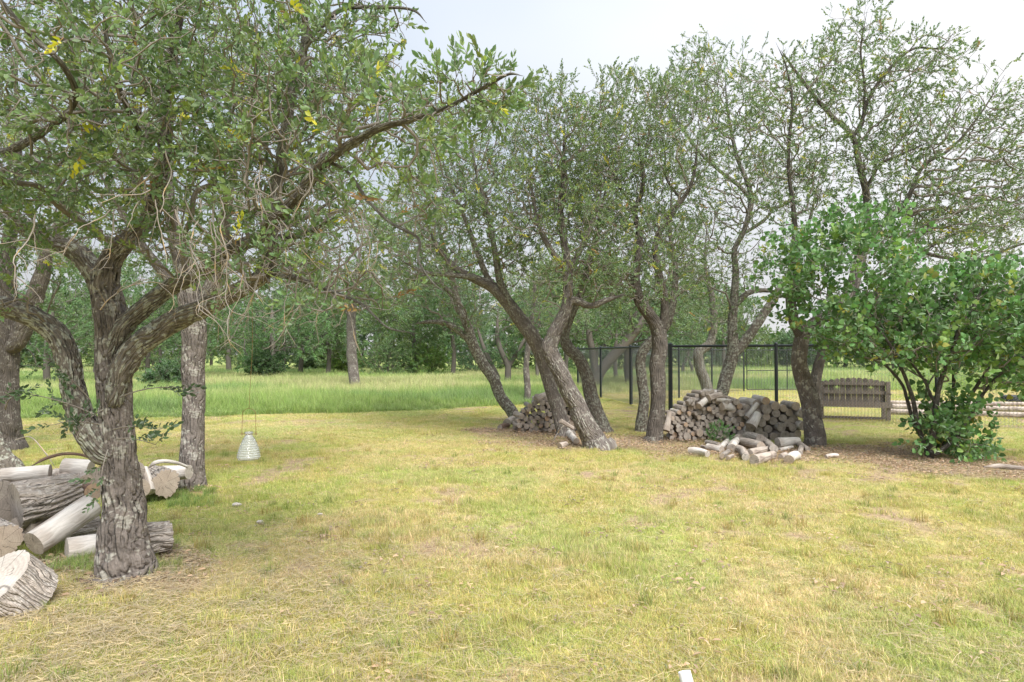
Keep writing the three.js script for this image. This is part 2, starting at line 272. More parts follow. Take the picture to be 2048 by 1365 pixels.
// ---------------------------------------------------------------- ground
const litterSpots = [[1180, 884, 1.8], [1290, 882, 1.5], [1420, 900, 1.5], [1530, 905, 1.7], [1720, 906, 1.8], [1860, 926, 1.5], [2000, 940, 1.4], [1000, 862, 0.9], [1080, 868, 1.4], [300, 1130, 0.7]].map(([x, y, r]) => [onGround(x, y), r]);
const tallEdge = (x) => { const k = [[-30, 15], [-9.2, 16.2], [-4, 18.2], [-0.4, 20], [2, 22.5], [4, 27], [10, 30], [16, 29], [40, 28]]; for (let i = 1; i < k.length; i++) if (x < k[i][0]) return mix(k[i - 1][1], k[i][1], clamp((x - k[i - 1][0]) / (k[i][0] - k[i - 1][0]))); return 28; };
const tall = (x, z) => smooth(-0.25, 0.25, -z - tallEdge(x) + (noise3(x * 0.9, z * 0.9, 3) - 0.5) * 0.9);
function cover(x, z) {                                                // what grows or lies here: shares of green, straw, soil, litter
  let litter = 0; for (const [p, r] of litterSpots) litter = Math.max(litter, 1 - smooth(r * 0.35, r * 1.15, Math.hypot(x - p.x, (z - p.z) * 1.5) + (fbm(x * 1.6, z * 1.6, 4) - 0.5) * 1.3));
  const g = fbm(x * 0.55, z * 0.55, 1, 4), f = fbm(x * 2.3, z * 2.3, 8, 3);
  const soil = smooth(0.545, 0.66, 0.5 * fbm(x * 0.9 + 40, z * 0.9, 2, 3) + 0.5 * fbm(x * 3.1, z * 3.1, 6, 3)) * 0.9;
  const fine = fbm(x * 6.5, z * 6.5, 17, 2), straw = clamp(smooth(0.42, 0.62, 0.5 * g + 0.28 * f + 0.22 * fine) + (fine - 0.5) * 0.5);
  const green = clamp(smooth(0.5, 0.66, fbm(x * 0.8 + 9, z * 0.8 + 3, 12, 4)) + smooth(0.56, 0.7, fbm(x * 5 + 9, z * 5, 19, 2)) * 0.6);
  return { litter, soil, straw, green };
}
const COL = { mown: [0.475, 0.435, 0.13], straw: [0.59, 0.49, 0.265], green: [0.32, 0.44, 0.085], soil: [0.40, 0.29, 0.205], litter: [0.40, 0.295, 0.205], tall: [0.33, 0.42, 0.12] };
function lawnColour(x, z, soilToo = true) {
  const c = cover(x, z); let k = mix3(COL.mown, COL.straw, c.straw * 0.8); k = mix3(k, COL.green, c.green * 0.5); if (soilToo) k = mix3(k, COL.soil, c.soil); k = mix3(k, COL.litter, c.litter * 0.85);
  return k;
}
{
  const N = 300, ax = (s) => { const a = Math.abs(s), k = a < 0.72 ? a / 0.72 * 18 : 18 * Math.exp((a - 0.72) * 13.2); return Math.sign(s) * k; };
  const P = [], C = [], T = [], I = [];
  for (let j = 0; j <= N; j++) for (let i = 0; i <= N; i++) {
    const x = ax(i / N * 2 - 1), z = -14 + ax(j / N * 2 - 1);
    const near = 1 - smooth(25, 60, Math.hypot(x, z));
    P.push(x, near * ((fbm(x * 0.7, z * 0.7, 2, 3) - 0.5) * 0.05 + (fbm(x * 4, z * 4, 5, 2) - 0.5) * 0.02) - 0.02, z); T.push(x / 2.2, z / 2.2);
    let k = mix3(lawnColour(x, z), COL.tall, tall(x, z)); k = k.map((v) => v * 1.05); C.push(...k);
  }
  for (let j = 0; j < N; j++) for (let i = 0; i < N; i++) { const a = j * (N + 1) + i, b = a + N + 1; I.push(a, b, a + 1, b, b + 1, a + 1); }
  const g = new THREE.BufferGeometry(); g.setAttribute('position', new THREE.Float32BufferAttribute(P, 3)); g.setAttribute('color', new THREE.Float32BufferAttribute(C, 3)); g.setAttribute('uv', new THREE.Float32BufferAttribute(T, 2)); g.setIndex(I); g.computeVertexNormals();
  const thatch = (u, v) => { const a = noise3(u * 90 + 6 * noise3(u * 10, v * 10, 3, 10, 10), v * 30, 1, 90, 30), b = noise3(u * 34, v * 100 + 6 * noise3(u * 9, v * 9, 5, 9, 9), 2, 34, 100), c = noise3(u * 200, v * 200, 6, 200, 200); return 0.4 * a + 0.35 * b + 0.25 * c; };
  const gm = new THREE.MeshStandardMaterial({ vertexColors: true, roughness: 1, map: tex(1024, (u, v) => { const t = thatch(u, v), w = noise3(u * 40, v * 40, 9, 40, 40); return [0.45 + 0.6 * t, 0.42 + 0.6 * t + 0.06 * (w - 0.5), 0.38 + 0.6 * t]; }, { srgb: true }), bumpMap: tex(1024, (u, v) => { const t = thatch(u, v); return [t, t, t]; }), bumpScale: 0.02 });
  const o = shadows(new THREE.Mesh(g, gm)); o.name = 'ground'; o.userData = { kind: 'structure', label: 'mown dry lawn running back into an open field', category: 'ground' }; scene.add(o);
}
// grass: tufts of real blades
function tuft(seed, n, rad, h, w, lean, flat = 0) {
  const r = rngOf(seed), P = [], C = [], I = [];
  for (let k = 0; k < n; k++) {
    const a = r() * 6.283, q = Math.sqrt(r()) * rad, x = Math.cos(a) * q, z = Math.sin(a) * q, b = r() * 6.283, H = h * (0.45 + 0.75 * r()), l = lean * (0.3 + r()) * H, W = w * (0.7 + 0.6 * r()), dx = Math.cos(b), dz = Math.sin(b), v = 0.72 + 0.55 * r(), y = r() * r() * 0.35, o = P.length / 3;
    const dead = r() < 0.28, c = dead ? [1.25 * v, 1.08 * v, 1.35 * v] : [v * (0.92 + y * 0.3), v, v * (0.9 - y * 0.4)];
    const f = flat ? 0.25 + 0.2 * r() : 1;
    P.push(x - dz * W, 0, z + dx * W, x + dz * W, 0, z - dx * W, x + dx * l * 0.35 - dz * W * 0.8, H * 0.6 * f, z + dz * l * 0.35 + dx * W * 0.8, x + dx * l * 0.35 + dz * W * 0.8, H * 0.6 * f, z + dz * l * 0.35 - dx * W * 0.8, x + dx * l, H * 0.95 * f, z + dz * l);
    for (let m = 0; m < 5; m++) C.push(...c); I.push(o, o + 1, o + 2, o + 1, o + 3, o + 2, o + 2, o + 3, o + 4);
  }
  return finish(P, C, I);
}
function scatter(name, label, geo, list, mat = M.grass) {            // list: [x, y, z, turn, scale, colour, height factor]
  const o = shadows(new THREE.InstancedMesh(geo, mat, list.length)); o.name = numbered(name); o.userData = { kind: 'stuff', label, category: 'grass' };
  const m = new THREE.Matrix4(), q = new THREE.Quaternion(), up = V(0, 1, 0), c = new THREE.Color();
  list.forEach(([x, y, z, t, s, col, hf = 1], k) => { m.compose(V(x, y, z), q.setFromAxisAngle(up, t), V(s, s * hf, s)); o.setMatrixAt(k, m); o.setColorAt(k, c.setRGB(...col)); });
  scene.add(o); return o;
}
{
  const r = rngOf(77), lists = [[], [], [], []], hay = [], tallL = [[], [], []], heads = [], weeds = [[], []];
  // mown lawn, denser where it is near
  const TRY = 330000;
  for (let k = 0; k < TRY; k++) {
    const u = r(), d = 2.7 + 26 * u * u, x = (r() * 2 - 1) * (d * 0.86 + 0.7), z = -d; if (r() > clamp(d / 9, 0.28, 1)) continue; if (tall(x, z) > 0.6 * r() + 0.3) continue;
    const c = cover(x, z); if (r() < c.soil * 0.92 || r() < c.litter * 0.8) continue;
    let col = lawnColour(x, z, false); const v = 0.85 + 0.35 * r(); col = r() < 0.3 ? mix3(col, COL.straw, 0.75) : r() < 0.25 ? mix3(col, COL.green, 0.6) : col; col = col.map((q) => q * v * 1.08);
    const clump = smooth(0.62, 0.75, fbm(x * 2.2, z * 2.2, 31, 2));
    lists[k % 4].push([x, -0.015, z, r() * 6.283, (0.75 + 0.5 * r()) * (d > 12 ? 1.5 : 1), col, (0.55 + 0.6 * r() + clump * 0.9) * (d > 12 ? 0.6 : 1)]);
  }
  const geos = [tuft(1, 16, 0.055, 0.034, 0.0014, 0.9), tuft(2, 14, 0.06, 0.03, 0.0016, 1.2), tuft(3, 18, 0.06, 0.04, 0.0013, 0.8), tuft(4, 14, 0.065, 0.026, 0.0017, 1.6)];
  geos.forEach((g, k) => scatter('lawn_grass', 'short dry mown grass blades covering the lawn', g, lists[k]));
  // bunch grasses in the lawn
  const bunch = []; for (let k = 0; k < 260; k++) { const d = 2.9 + 9 * r(), x = (r() * 2 - 1) * d * 0.8; if (cover(x, -d).litter > 0.3) continue; bunch.push([x, -0.01, -d, r() * 6.283, 0.6 + 0.8 * r(), r() < 0.55 ? [0.40, 0.33, 0.10] : [0.25, 0.31, 0.07], 0.7 + 0.5 * r()]); }
  for (let k = 0; k < 150; k++) { const p = onGround(60 + 300 * r(), 1085 + 70 * r()); bunch.push([p.x, -0.01, p.z, r() * 6.283, 0.5 + 0.6 * r(), [0.2 + 0.1 * r(), 0.34, 0.08], 0.9 + 0.5 * r()]); }
  for (let k = 0; k < 90; k++) { const p = onGround(300 + 130 * r(), 975 + 40 * r()); bunch.push([p.x, -0.01, p.z, r() * 6.283, 0.5 + 0.5 * r(), [0.24, 0.36, 0.085], 0.8 + 0.4 * r()]); }
  scatter('bunch_grass', 'small tufts of longer yellow green bunch grass in the lawn', tuft(9, 46, 0.05, 0.085, 0.0015, 0.8), bunch);
  // cut hay lying about, mostly around the big oak and under the trees
  for (let k = 0; k < 26000; k++) { const d = 2.9 + 11 * r() * r(), x = (r() * 2 - 1) * d * 0.84; const w = Math.exp(-(((x + 2.6) / 1.7) ** 2 + ((d - 4.3) / 1.3) ** 2)) * 0.38 + 0.03 + 0.6 * cover(x, -d).litter; if (r() > w) continue; hay.push([x, 0.004, -d, r() * 6.283, 0.7 + 0.8 * r(), [0.58, 0.47, 0.27].map(((v) => (q) => q * v)(0.65 + 0.5 * r()))]); }
  const hayGeo = (() => { const q = rngOf(5), P = [], C = [], I = []; for (let k = 0; k < 9; k++) { const a = 0.5 * (q() - 0.5) + (q() < 0.25 ? 1.5 : 0), x = (q() - 0.5) * 0.16, z = (q() - 0.5) * 0.16, L = 0.05 + 0.10 * q(), y = 0.004 + 0.022 * q(), dx = Math.cos(a), dz = Math.sin(a), W = 0.0009, o = P.length / 3; for (const s of [-0.5, 0, 0.5]) for (const e of [-1, 1]) P.push(x + dx * L * s - dz * W * e, y + (s ? 0 : 0.008) + s * 0.012 * (q() - 0.5), z + dz * L * s + dx * W * e); const v = 0.7 + 0.6 * q(); for (let m = 0; m < 6; m++) C.push(v, v, v); I.push(o, o + 1, o + 2, o + 1, o + 3, o + 2, o + 2, o + 3, o + 4, o + 3, o + 5, o + 4); } return finish(P, C, I); })();
  scatter('cut_hay', 'pale dry cut grass stalks strewn over the lawn', hayGeo, hay);
  // dry oak leaves on the litter
  const dry = []; for (let k = 0; k < 30000; k++) { const d = 3.2 + 14 * r(), x = (r() * 2 - 1) * d * 0.82, w = cover(x, -d).litter; if (r() > w * 0.9 + 0.012) continue; dry.push([x, 0.003 + 0.012 * r(), -d, r() * 6.283, 0.7 + 0.7 * r(), [0.48, 0.33, 0.215].map(((v) => (q) => q * v)(0.5 + 0.8 * r()))]); }
  const dryGeo = (() => { const q = rngOf(6), P = [], C = [], I = []; for (let k = 0; k < 5; k++) { const a = q() * 6.283, dir = V(Math.cos(a), (q() - 0.5) * 0.5, Math.sin(a)).normalize(), side = V(-Math.sin(a), (q() - 0.5) * 0.9, Math.cos(a)).normalize(), v = 0.7 + 0.6 * q(); leafInto(P, C, I, V((q() - 0.5) * 0.14, 0.006 + 0.012 * q(), (q() - 0.5) * 0.14), dir, side, V(0, 1, 0), 0.045, 0.022, [v, v, v], 0.006); } return finish(P, C, I); })();
  scatter('fallen_leaves', 'brown fallen oak leaves under the trees', dryGeo, dry, M.grass);
  // small broad-leaved weeds and pale chips in the lawn
  for (let k = 0; k < 3800; k++) { const d = 2.9 + 7 * r() * r(), x = (r() * 2 - 1) * d * 0.82; if (fbm(x * 1.3, d * 1.3, 55, 3) < 0.5) continue; weeds[k % 2].push([x, -0.006, -d, r() * 6.283, 0.13 + 0.13 * r(), r() < 0.2 ? [6.0, 2.6, 7.0] : [5.2, 2.35, 3.4], 0.5]); }
  weeds.forEach((w, k) => scatter('lawn_weeds', 'low small leaved weeds among the lawn grass', HERB[k], w, M.leaf));
  // the field of tall grass
  for (let k = 0; k < 150000; k++) {
    const u = r(), d = 15 + 60 * u * u, x = (r() * 2 - 1) * (d * 0.84 + 2); if (tall(x, -d) < 0.25 + 0.5 * r()) continue; if (d > 22 && r() > 22 / d + 0.35) continue;
    const g = fbm(x * 0.16, d * 0.32, 3, 3), pale = smooth(0.47, 0.6, g) * smooth(18, 26, d), v = 0.8 + 0.4 * r();
    let c = mix3([0.30, 0.43, 0.10], [0.55, 0.55, 0.26], pale * 0.8 + 0.15 * r()); if (g < 0.42) c = mix3(c, [0.20, 0.33, 0.12], 0.5); c = c.map((q) => q * v);
    tallL[k % 3].push([x, -0.02, -d, r() * 6.283, (0.75 + 0.5 * r()) * clamp(d / 24, 1, 1.9), c, (0.7 + 0.6 * r()) * clamp(24 / d, 0.5, 1) * smooth(-0.4, 2.6, d - tallEdge(x) + 0.7 + 1.6 * (noise3(x * 0.8, d * 0.8, 21) - 0.5))]);
  }
  [tuft(21, 18, 0.12, 0.36, 0.004, 0.5), tuft(22, 16, 0.14, 0.30, 0.0045, 0.7), tuft(23, 20, 0.12, 0.42, 0.0032, 0.45)].forEach((g, k) => scatter('field_grass', 'tall green uncut grass of the field behind the lawn', g, tallL[k]));
}

// ---------------------------------------------------------------- the near oaks
const D = (d, list) => px(list.map(([x, y, h, dd]) => [x, y, dd ?? d, h]));    // a limb at one distance; a point may carry its own
const airy = (c) => c.flatMap((e) => [[...e.slice(0, 6), Math.round(e[6] * 0.9), (e[7] ?? 1) * 0.78], [...e.slice(0, 6), Math.round(e[6] * 0.75), 0.1]]);
growTree({
  label: 'big foreground oak with forked furrowed trunk standing among the pale logs', seed: 3, cell: 0.009, relief: 0.024, grain: 0.036, slim: 0, sprigs: OAKBIG, step: 0.07, scale: 0.95, perTip: 2, mat: M.bark, limbMat: M.barkLichen, bf: 0.18, tip: 0.0025,
  limbs: [
    D(4.7, [[250, 1165, 74], [246, 1130, 60], [240, 1070, 50], [233, 980, 42], [230, 900, 37], [228, 820, 36], [226, 740, 37], [224, 680, 37], [218, 640, 36], [211, 600, 34], [207, 572, 32], [212, 550, 29], [224, 515, 25], [258, 472, 22], [300, 423, 20], [318, 350, 17, 4.6], [330, 270, 15, 4.5], [333, 190, 13, 4.4], [345, 90, 11, 4.2], [362, 0, 9, 4.1], [372, -90, 6, 4.0]]),
    D(4.65, [[206, 905, 30], [183, 872, 31], [160, 830, 28], [146, 775, 26], [137, 722, 26], [110, 668, 26], [66, 634, 25], [0, 612, 25], [-80, 600, 22, 4.5], [-160, 560, 18, 4.3], [-230, 480, 12, 4.1]]),
    D(4.8, [[207, 585, 27], [190, 552, 26], [160, 512, 25], [120, 486, 24], [68, 464, 22], [10, 430, 19, 4.9], [-60, 380, 15, 4.9]]),
    D(4.65, [[222, 715, 17], [230, 685, 21], [252, 650, 23], [290, 616, 22], [342, 575, 20], [405, 545, 18, 4.5], [461, 503, 15, 4.4], [515, 482, 12, 4.3], [600, 470, 8, 4.1], [680, 430, 5, 3.9]]),
    D(4.62, [[228, 800, 19], [234, 765, 24], [248, 728, 28], [268, 698, 28], [297, 674, 27], [342, 646, 25], [410, 614, 22, 4.5], [478, 580, 20, 4.35], [528, 545, 18, 4.2], [545, 500, 16, 4.1], [533, 460, 17, 4.05], [591, 399, 15, 3.85], [646, 325, 13, 3.65], [701, 289, 11.5, 3.5], [756, 258, 9.5, 3.35], [820, 240, 7, 3.2], [900, 212, 5, 3.05], [976, 170, 4.5, 2.9], [1020, 148, 3, 2.85], [1046, 152, 1.5, 2.82]]),
    D(4.05, [[536, 462, 13], [548, 400, 12], [562, 320, 12], [577, 225, 11.5], [594, 150, 11], [611, 75, 10, 4.1], [606, 0, 8, 4.1], [600, -70, 6, 4.1]]),
    D(4.08, [[606, 90, 7], [640, 55, 6.5], [683, 20, 6], [750, 15, 5], [829, 22, 3], [853, 46, 1.5]]),
    D(3.5, [[318, 300, 6, 4.5], [300, 290, 6, 4.2], [270, 250, 6.5, 3.9], [240, 180, 6.5, 3.7], [215, 90, 6, 3.6], [205, 0, 5]]),
    D(3.3, [[-60, 300, 10, 4.6], [20, 300, 10, 4.0], [150, 192, 7.5, 3.5], [115, 120, 7], [80, 88, 7], [20, 25, 6], [-20, -30, 5]]),
    D(3.6, [[646, 322, 5, 3.65], [690, 340, 4.5], [735, 400, 4.2, 3.5], [780, 445, 4, 3.4], [838, 480, 3.4, 3.3], [836, 520, 3, 3.25], [870, 570, 2.2, 3.2], [895, 588, 1.2, 3.2]]),
    D(4.0, [[545, 545, 7, 4.15], [600, 560, 6], [680, 590, 4.5, 3.8], [725, 610, 3.6, 3.7], [775, 655, 2.8, 3.6], [835, 668, 1.4, 3.5]]),
  ],
  crown: airy([[140, 110, 3.7, 250, 190, 0.9, 560], [420, 130, 3.9, 230, 200, 0.9, 640], [640, 140, 4.0, 170, 170, 0.7, 360], [250, 320, 3.9, 290, 95, 0.7, 430], [540, 320, 3.8, 170, 120, 0.6, 250, 0.75], [760, 250, 3.4, 140, 75, 0.4, 170], [900, 205, 3.05, 110, 55, 0.28, 110], [985, 165, 2.88, 60, 42, 0.18, 60], [740, 60, 4.05, 105, 70, 0.4, 120], [60, 400, 4.4, 130, 120, 0.6, 200], [430, 450, 4.1, 180, 90, 0.5, 220, 0.4], [300, 470, 4.2, 120, 70, 0.5, 110, 0.45], [620, 480, 3.9, 160, 115, 0.5, 260, 0.4], [480, 560, 3.9, 110, 60, 0.4, 90, 0.25], [690, 590, 3.8, 120, 55, 0.35, 90, 0.45], [820, 400, 3.4, 100, 70, 0.35, 60, 0.7], [20, 590, 4.5, 110, 50, 0.4, 70, 0.8], [-120, 470, 4.3, 150, 120, 0.8, 130]]),
});
growTree({
  label: 'straight trunked oak just behind the forked oak, right of the pale logs', seed: 5, cell: 0.022, relief: 0.017, step: 0.1, mat: M.bark, sprigs: OAK,
  limbs: [D(7.9, [[384, 985, 36], [386, 940, 28], [386, 860, 25], [388, 780, 25], [388, 710, 26], [386, 650, 28], [383, 600, 25], [372, 540, 20], [350, 470, 17], [340, 380, 14], [335, 260, 12], [332, 140, 9], [345, 40, 6]]),
    D(7.9, [[390, 640, 20], [415, 590, 17], [440, 520, 15], [452, 430, 13], [470, 320, 11], [500, 210, 8], [520, 100, 6]]), D(7.9, [[378, 600, 16], [340, 560, 13], [290, 500, 11], [240, 420, 9], [190, 330, 7]]), D(7.9, [[446, 500, 12], [520, 470, 10], [600, 440, 8], [680, 390, 6]])],
  crown: [[330, 250, 7.9, 230, 230, 1.6, 620], [560, 260, 8, 210, 220, 1.6, 560], [180, 330, 8, 160, 160, 1.4, 300], [700, 380, 8, 130, 120, 1.2, 220], [430, 80, 8, 200, 120, 1.4, 300], [290, 480, 8.2, 170, 90, 1.4, 240], [520, 470, 8.2, 150, 100, 1.4, 230], [640, 550, 8.2, 110, 60, 1.2, 130]],
});
growTree({
  label: 'dark oak trunk at the left edge behind the log heap', seed: 6, cell: 0.03, relief: 0.02, mat: M.barkDark, sprigs: OAK,
  limbs: [D(11, [[18, 905, 34.0], [14, 870, 27.2], [10, 800, 23.8], [14, 720, 22.9], [14, 640, 22.9], [10, 560, 21.2], [14, 490, 18.7], [30, 400, 14.4], [36, 280, 11.0], [30, 150, 7.6], [40, 30, 5.1]]), D(10.9, [[30, 690, 18], [52, 640, 20], [74, 570, 19], [94, 505, 17], [130, 420, 13], [160, 320, 10], [170, 200, 7]])],
  crown: [[60, 250, 11, 200, 230, 1.8, 560], [190, 200, 11, 150, 190, 1.6, 360], [40, 470, 11, 120, 70, 1.5, 130]],
});
growTree({
  label: 'leaning lichen spotted oak trunk cut by the left edge, nearest the white logs', seed: 7, cell: 0.03, relief: 0.018, mat: M.barkLichen, sprigs: OAK,
  limbs: [D(9.1, [[14, 945, 34], [0, 915, 24], [-16, 880, 21], [-44, 820, 20], [-70, 740, 19], [-90, 620, 17], [-110, 480, 14], [-90, 340, 10], [-100, 220, 7]])], crown: [[-120, 320, 9, 150, 170, 1.2, 240], [-60, 200, 9, 130, 130, 1, 120]],
});
const dense = (c, k) => c.map((e) => [...e.slice(0, 6), Math.round(e[6] * k), (e[7] ?? 1) * 0.86]);
// middle group
growTree({
  label: 'slender oak leaning left behind the smaller firewood pile', seed: 8, cell: 0.035, relief: 0.012, mat: M.barkLichen, limbMat: M.barkLichen,
  limbs: [D(15.6, [[1034, 846, 17], [1022, 824, 14], [1000, 792, 13], [986, 757, 13], [962, 722, 12.5], [946, 692, 12.5], [938, 660, 11], [924, 632, 10], [910, 590, 9], [900, 540, 8], [880, 470, 7], [870, 400, 5]]), D(15.6, [[944, 688, 9], [920, 664, 8], [893, 648, 7], [860, 644, 5], [820, 650, 1.5]]), D(15.6, [[912, 596, 7], [880, 570, 6], [830, 560, 5], [790, 540, 4]])],
  crown: dense([[870, 560, 15.6, 130, 70, 1.4, 330, 0.8], [830, 480, 15.6, 110, 90, 1.4, 280], [900, 400, 15.5, 110, 120, 1.4, 330], [930, 640, 15.6, 60, 35, 0.8, 80, 0.8]], 1.9),
});
growTree({
  label: 'oak leaning left in front of the smaller firewood pile', seed: 9, cell: 0.03, relief: 0.014, mat: M.bark, limbMat: M.barkLichen,
  limbs: [D(12.75, [[1132, 872, 24], [1127, 855, 18], [1117, 815, 16], [1103, 778, 15.5], [1090, 735, 15.5], [1080, 705, 16], [1066, 676, 17], [1040, 640, 16], [1016, 604, 15], [985, 574, 14], [946, 556, 11], [912, 536, 9], [880, 500, 7], [850, 440, 5]]), D(12.7, [[1020, 610, 10], [1000, 560, 10], [990, 500, 9], [975, 420, 8], [950, 330, 6], [940, 250, 4]]), D(12.8, [[985, 574, 9], [960, 520, 9], [935, 450, 8], [900, 370, 7], [880, 300, 5]]), D(12.7, [[950, 556, 8], [900, 550, 7], [850, 545, 6], [800, 520, 4]])],
  crown: dense([[940, 300, 12.7, 130, 130, 1.3, 480], [1020, 400, 12.6, 110, 130, 1.2, 380], [860, 420, 12.7, 110, 110, 1.2, 320], [850, 530, 12.7, 100, 50, 1, 130, 0.8], [1010, 520, 12.6, 80, 60, 1, 130], [870, 270, 12.7, 70, 80, 1, 130]], 1.9),
});
growTree({
  label: 'stout oak with its base in leaf litter, leaning left in front of the smaller pile', seed: 10, cell: 0.026, relief: 0.018, mat: M.bark, limbMat: M.bark,
  limbs: [D(11.1, [[1196, 905, 40], [1190, 886, 29], [1171, 850, 24], [1150, 808, 21], [1127, 762, 19.5], [1108, 722, 19], [1096, 696, 19], [1104, 672, 17], [1116, 650, 16], [1130, 616, 14], [1136, 570, 12], [1130, 500, 11], [1120, 420, 9], [1125, 330, 7], [1130, 240, 5]]), D(11.1, [[1126, 625, 10], [1145, 602, 10], [1180, 612, 8], [1215, 600, 6], [1250, 590, 4]]), D(11.1, [[1132, 560, 9], [1160, 500, 8], [1190, 430, 7], [1210, 350, 5]]), D(11.1, [[1134, 540, 8], [1090, 480, 8], [1070, 420, 7], [1060, 330, 5]])],
  crown: dense([[1110, 300, 11.2, 110, 130, 1.1, 430], [1190, 290, 11.2, 90, 120, 1, 300], [1070, 420, 11.1, 90, 100, 1, 270], [1170, 460, 11.1, 100, 90, 1, 280], [1150, 560, 11, 120, 50, 0.9, 170], [1100, 200, 11.3, 70, 45, 0.7, 90], [1230, 180, 11.3, 30, 45, 0.4, 35]], 1.9),
});
growTree({
  label: 'pale lichened oak bending left, right of the smaller firewood pile', seed: 11, cell: 0.035, relief: 0.013, mat: M.barkLichen, limbMat: M.barkLichen,
  limbs: [D(13.5, [[1206, 874, 27], [1200, 855, 20], [1188, 815, 17], [1178, 780, 16], [1170, 745, 15], [1156, 715, 14], [1138, 698, 14], [1128, 676, 12], [1138, 640, 11], [1160, 590, 10], [1180, 520, 9], [1200, 430, 7], [1220, 340, 5]])],
  crown: dense([[1200, 380, 13.5, 110, 130, 1.2, 300], [1190, 540, 13.5, 90, 60, 1, 110]], 1.9),
});
growTree({
  label: 'thin upright oak trunk standing in the tall grass edge behind the smaller pile', seed: 12, cell: 0.05, relief: 0.01, mat: M.bark,
  limbs: [D(21.5, [[1056, 812, 9], [1055, 770, 7.5], [1053, 730, 7], [1057, 690, 7], [1064, 640, 6], [1070, 580, 5], [1060, 500, 4]])], crown: dense([[1060, 540, 21.5, 90, 70, 1.6, 240, 1], [1100, 620, 21.5, 80, 40, 1.4, 130, 1]], 1.9), scale: 1.3,
});
// right group
growTree({
  label: 'crooked pale lichened oak just left of the dark straight trunk', seed: 13, cell: 0.035, relief: 0.014, mat: M.barkLichen, limbMat: M.barkLichen,
  limbs: [D(13.5, [[1284, 872, 18], [1283, 850, 14], [1287, 800, 12.5], [1282, 757, 12], [1281, 720, 12], [1288, 697, 12], [1306, 678, 11], [1330, 655, 10], [1345, 610, 9], [1350, 540, 8], [1340, 460, 7], [1345, 360, 5]])],
  crown: dense([[1340, 400, 13.5, 80, 130, 1.1, 260], [1370, 560, 13.5, 70, 50, 1, 90]], 1.9),
});
growTree({
  label: 'dark straight oak trunk at the left end of the larger firewood pile', seed: 14, cell: 0.028, relief: 0.015, mat: M.barkDark, limbMat: M.barkDark,
  limbs: [D(12, [[1308, 890, 26], [1312, 872, 20], [1316, 805, 17], [1316, 740, 18], [1321, 700, 18], [1316, 660, 17], [1301, 632, 15], [1281, 604, 13], [1272, 560, 12], [1276, 510, 11], [1279, 467, 10.5], [1270, 420, 9], [1284, 385, 8], [1288, 352, 7], [1283, 320, 6], [1275, 260, 4]]), D(12, [[1318, 668, 10], [1328, 640, 10], [1330, 600, 10], [1318, 540, 10], [1312, 490, 10], [1322, 462, 10], [1349, 423, 9], [1376, 384, 8], [1389, 348, 6.5], [1395, 280, 4]]), D(12, [[1366, 400, 5], [1349, 383, 5], [1330, 350, 4.5], [1330, 310, 4], [1320, 250, 3]]), D(12, [[1274, 440, 6], [1256, 398, 6], [1235, 370, 4.5], [1220, 330, 3]])],
  crown: dense([[1270, 280, 12, 90, 120, 1.1, 380], [1360, 270, 12, 90, 110, 1.1, 320], [1260, 480, 12, 110, 90, 1.1, 320], [1330, 520, 12, 70, 80, 1, 160], [1220, 400, 12, 80, 90, 1, 200], [1290, 570, 11.8, 90, 45, 0.9, 130, 0.7], [1330, 195, 12, 60, 45, 0.7, 60], [1200, 570, 12, 80, 50, 0.9, 110]], 1.9),
});
growTree({
  label: 'small crooked oak trunk behind the left hump of the larger firewood pile', seed: 15, cell: 0.05, relief: 0.012, mat: M.barkLichen,
  limbs: [D(19.5, [[1422, 818, 16], [1414, 780, 13], [1400, 735, 12], [1396, 705, 12], [1418, 688, 10], [1428, 645, 9], [1424, 600, 8], [1410, 530, 6], [1415, 440, 4]])], crown: dense([[1400, 500, 19.5, 70, 80, 1.3, 210], [1430, 620, 19.5, 60, 50, 1.3, 120]], 1.9), scale: 1.2,
});
growTree({
  label: 'tall twin forked oak rising behind the larger firewood pile', seed: 16, cell: 0.035, relief: 0.015, mat: M.barkLichen, limbMat: M.barkLichen,
  limbs: [D(15, [[1432, 850, 19.2], [1440, 805, 15.5], [1450, 765, 14.8], [1460, 728, 14.8], [1465, 704, 14.1], [1465, 652, 11.1], [1468, 599, 10.4], [1472, 546, 9.6], [1470, 500, 8.9], [1488, 462, 8.9], [1502, 405, 11], [1497, 370, 9], [1479, 330, 8], [1468, 290, 7], [1456, 225, 5], [1450, 150, 3]]), D(15, [[1464, 712, 12.6], [1486, 688, 11.8], [1516, 647, 11.1], [1547, 600, 10.4], [1570, 564, 8.9], [1600, 510, 7.4], [1620, 440, 5.9], [1640, 350, 3.7]]), D(15, [[1502, 400, 8], [1472, 367, 8], [1437, 340, 7], [1395, 300, 6.5], [1345, 230, 5], [1318, 190, 3.5]]), D(15, [[1470, 610, 8], [1500, 585, 7], [1540, 582, 5.5], [1580, 600, 4]]), D(15, [[1488, 466, 7], [1530, 440, 6], [1560, 400, 4]])],
  crown: dense([[1440, 200, 15, 90, 110, 1.3, 320], [1370, 210, 15, 80, 70, 1.1, 200], [1400, 130, 15, 60, 60, 0.8, 90], [1420, 400, 15, 100, 100, 1.2, 280, 0.8], [1520, 400, 15, 90, 100, 1.2, 240, 0.8], [1520, 300, 15, 70, 90, 1, 150], [1440, 530, 15, 90, 60, 1, 130, 0.7], [1520, 540, 15, 60, 50, 0.9, 70, 0.5], [1480, 640, 15, 60, 40, 0.8, 60, 0.9], [1620, 400, 15, 60, 90, 0.9, 110]], 1.9),
});
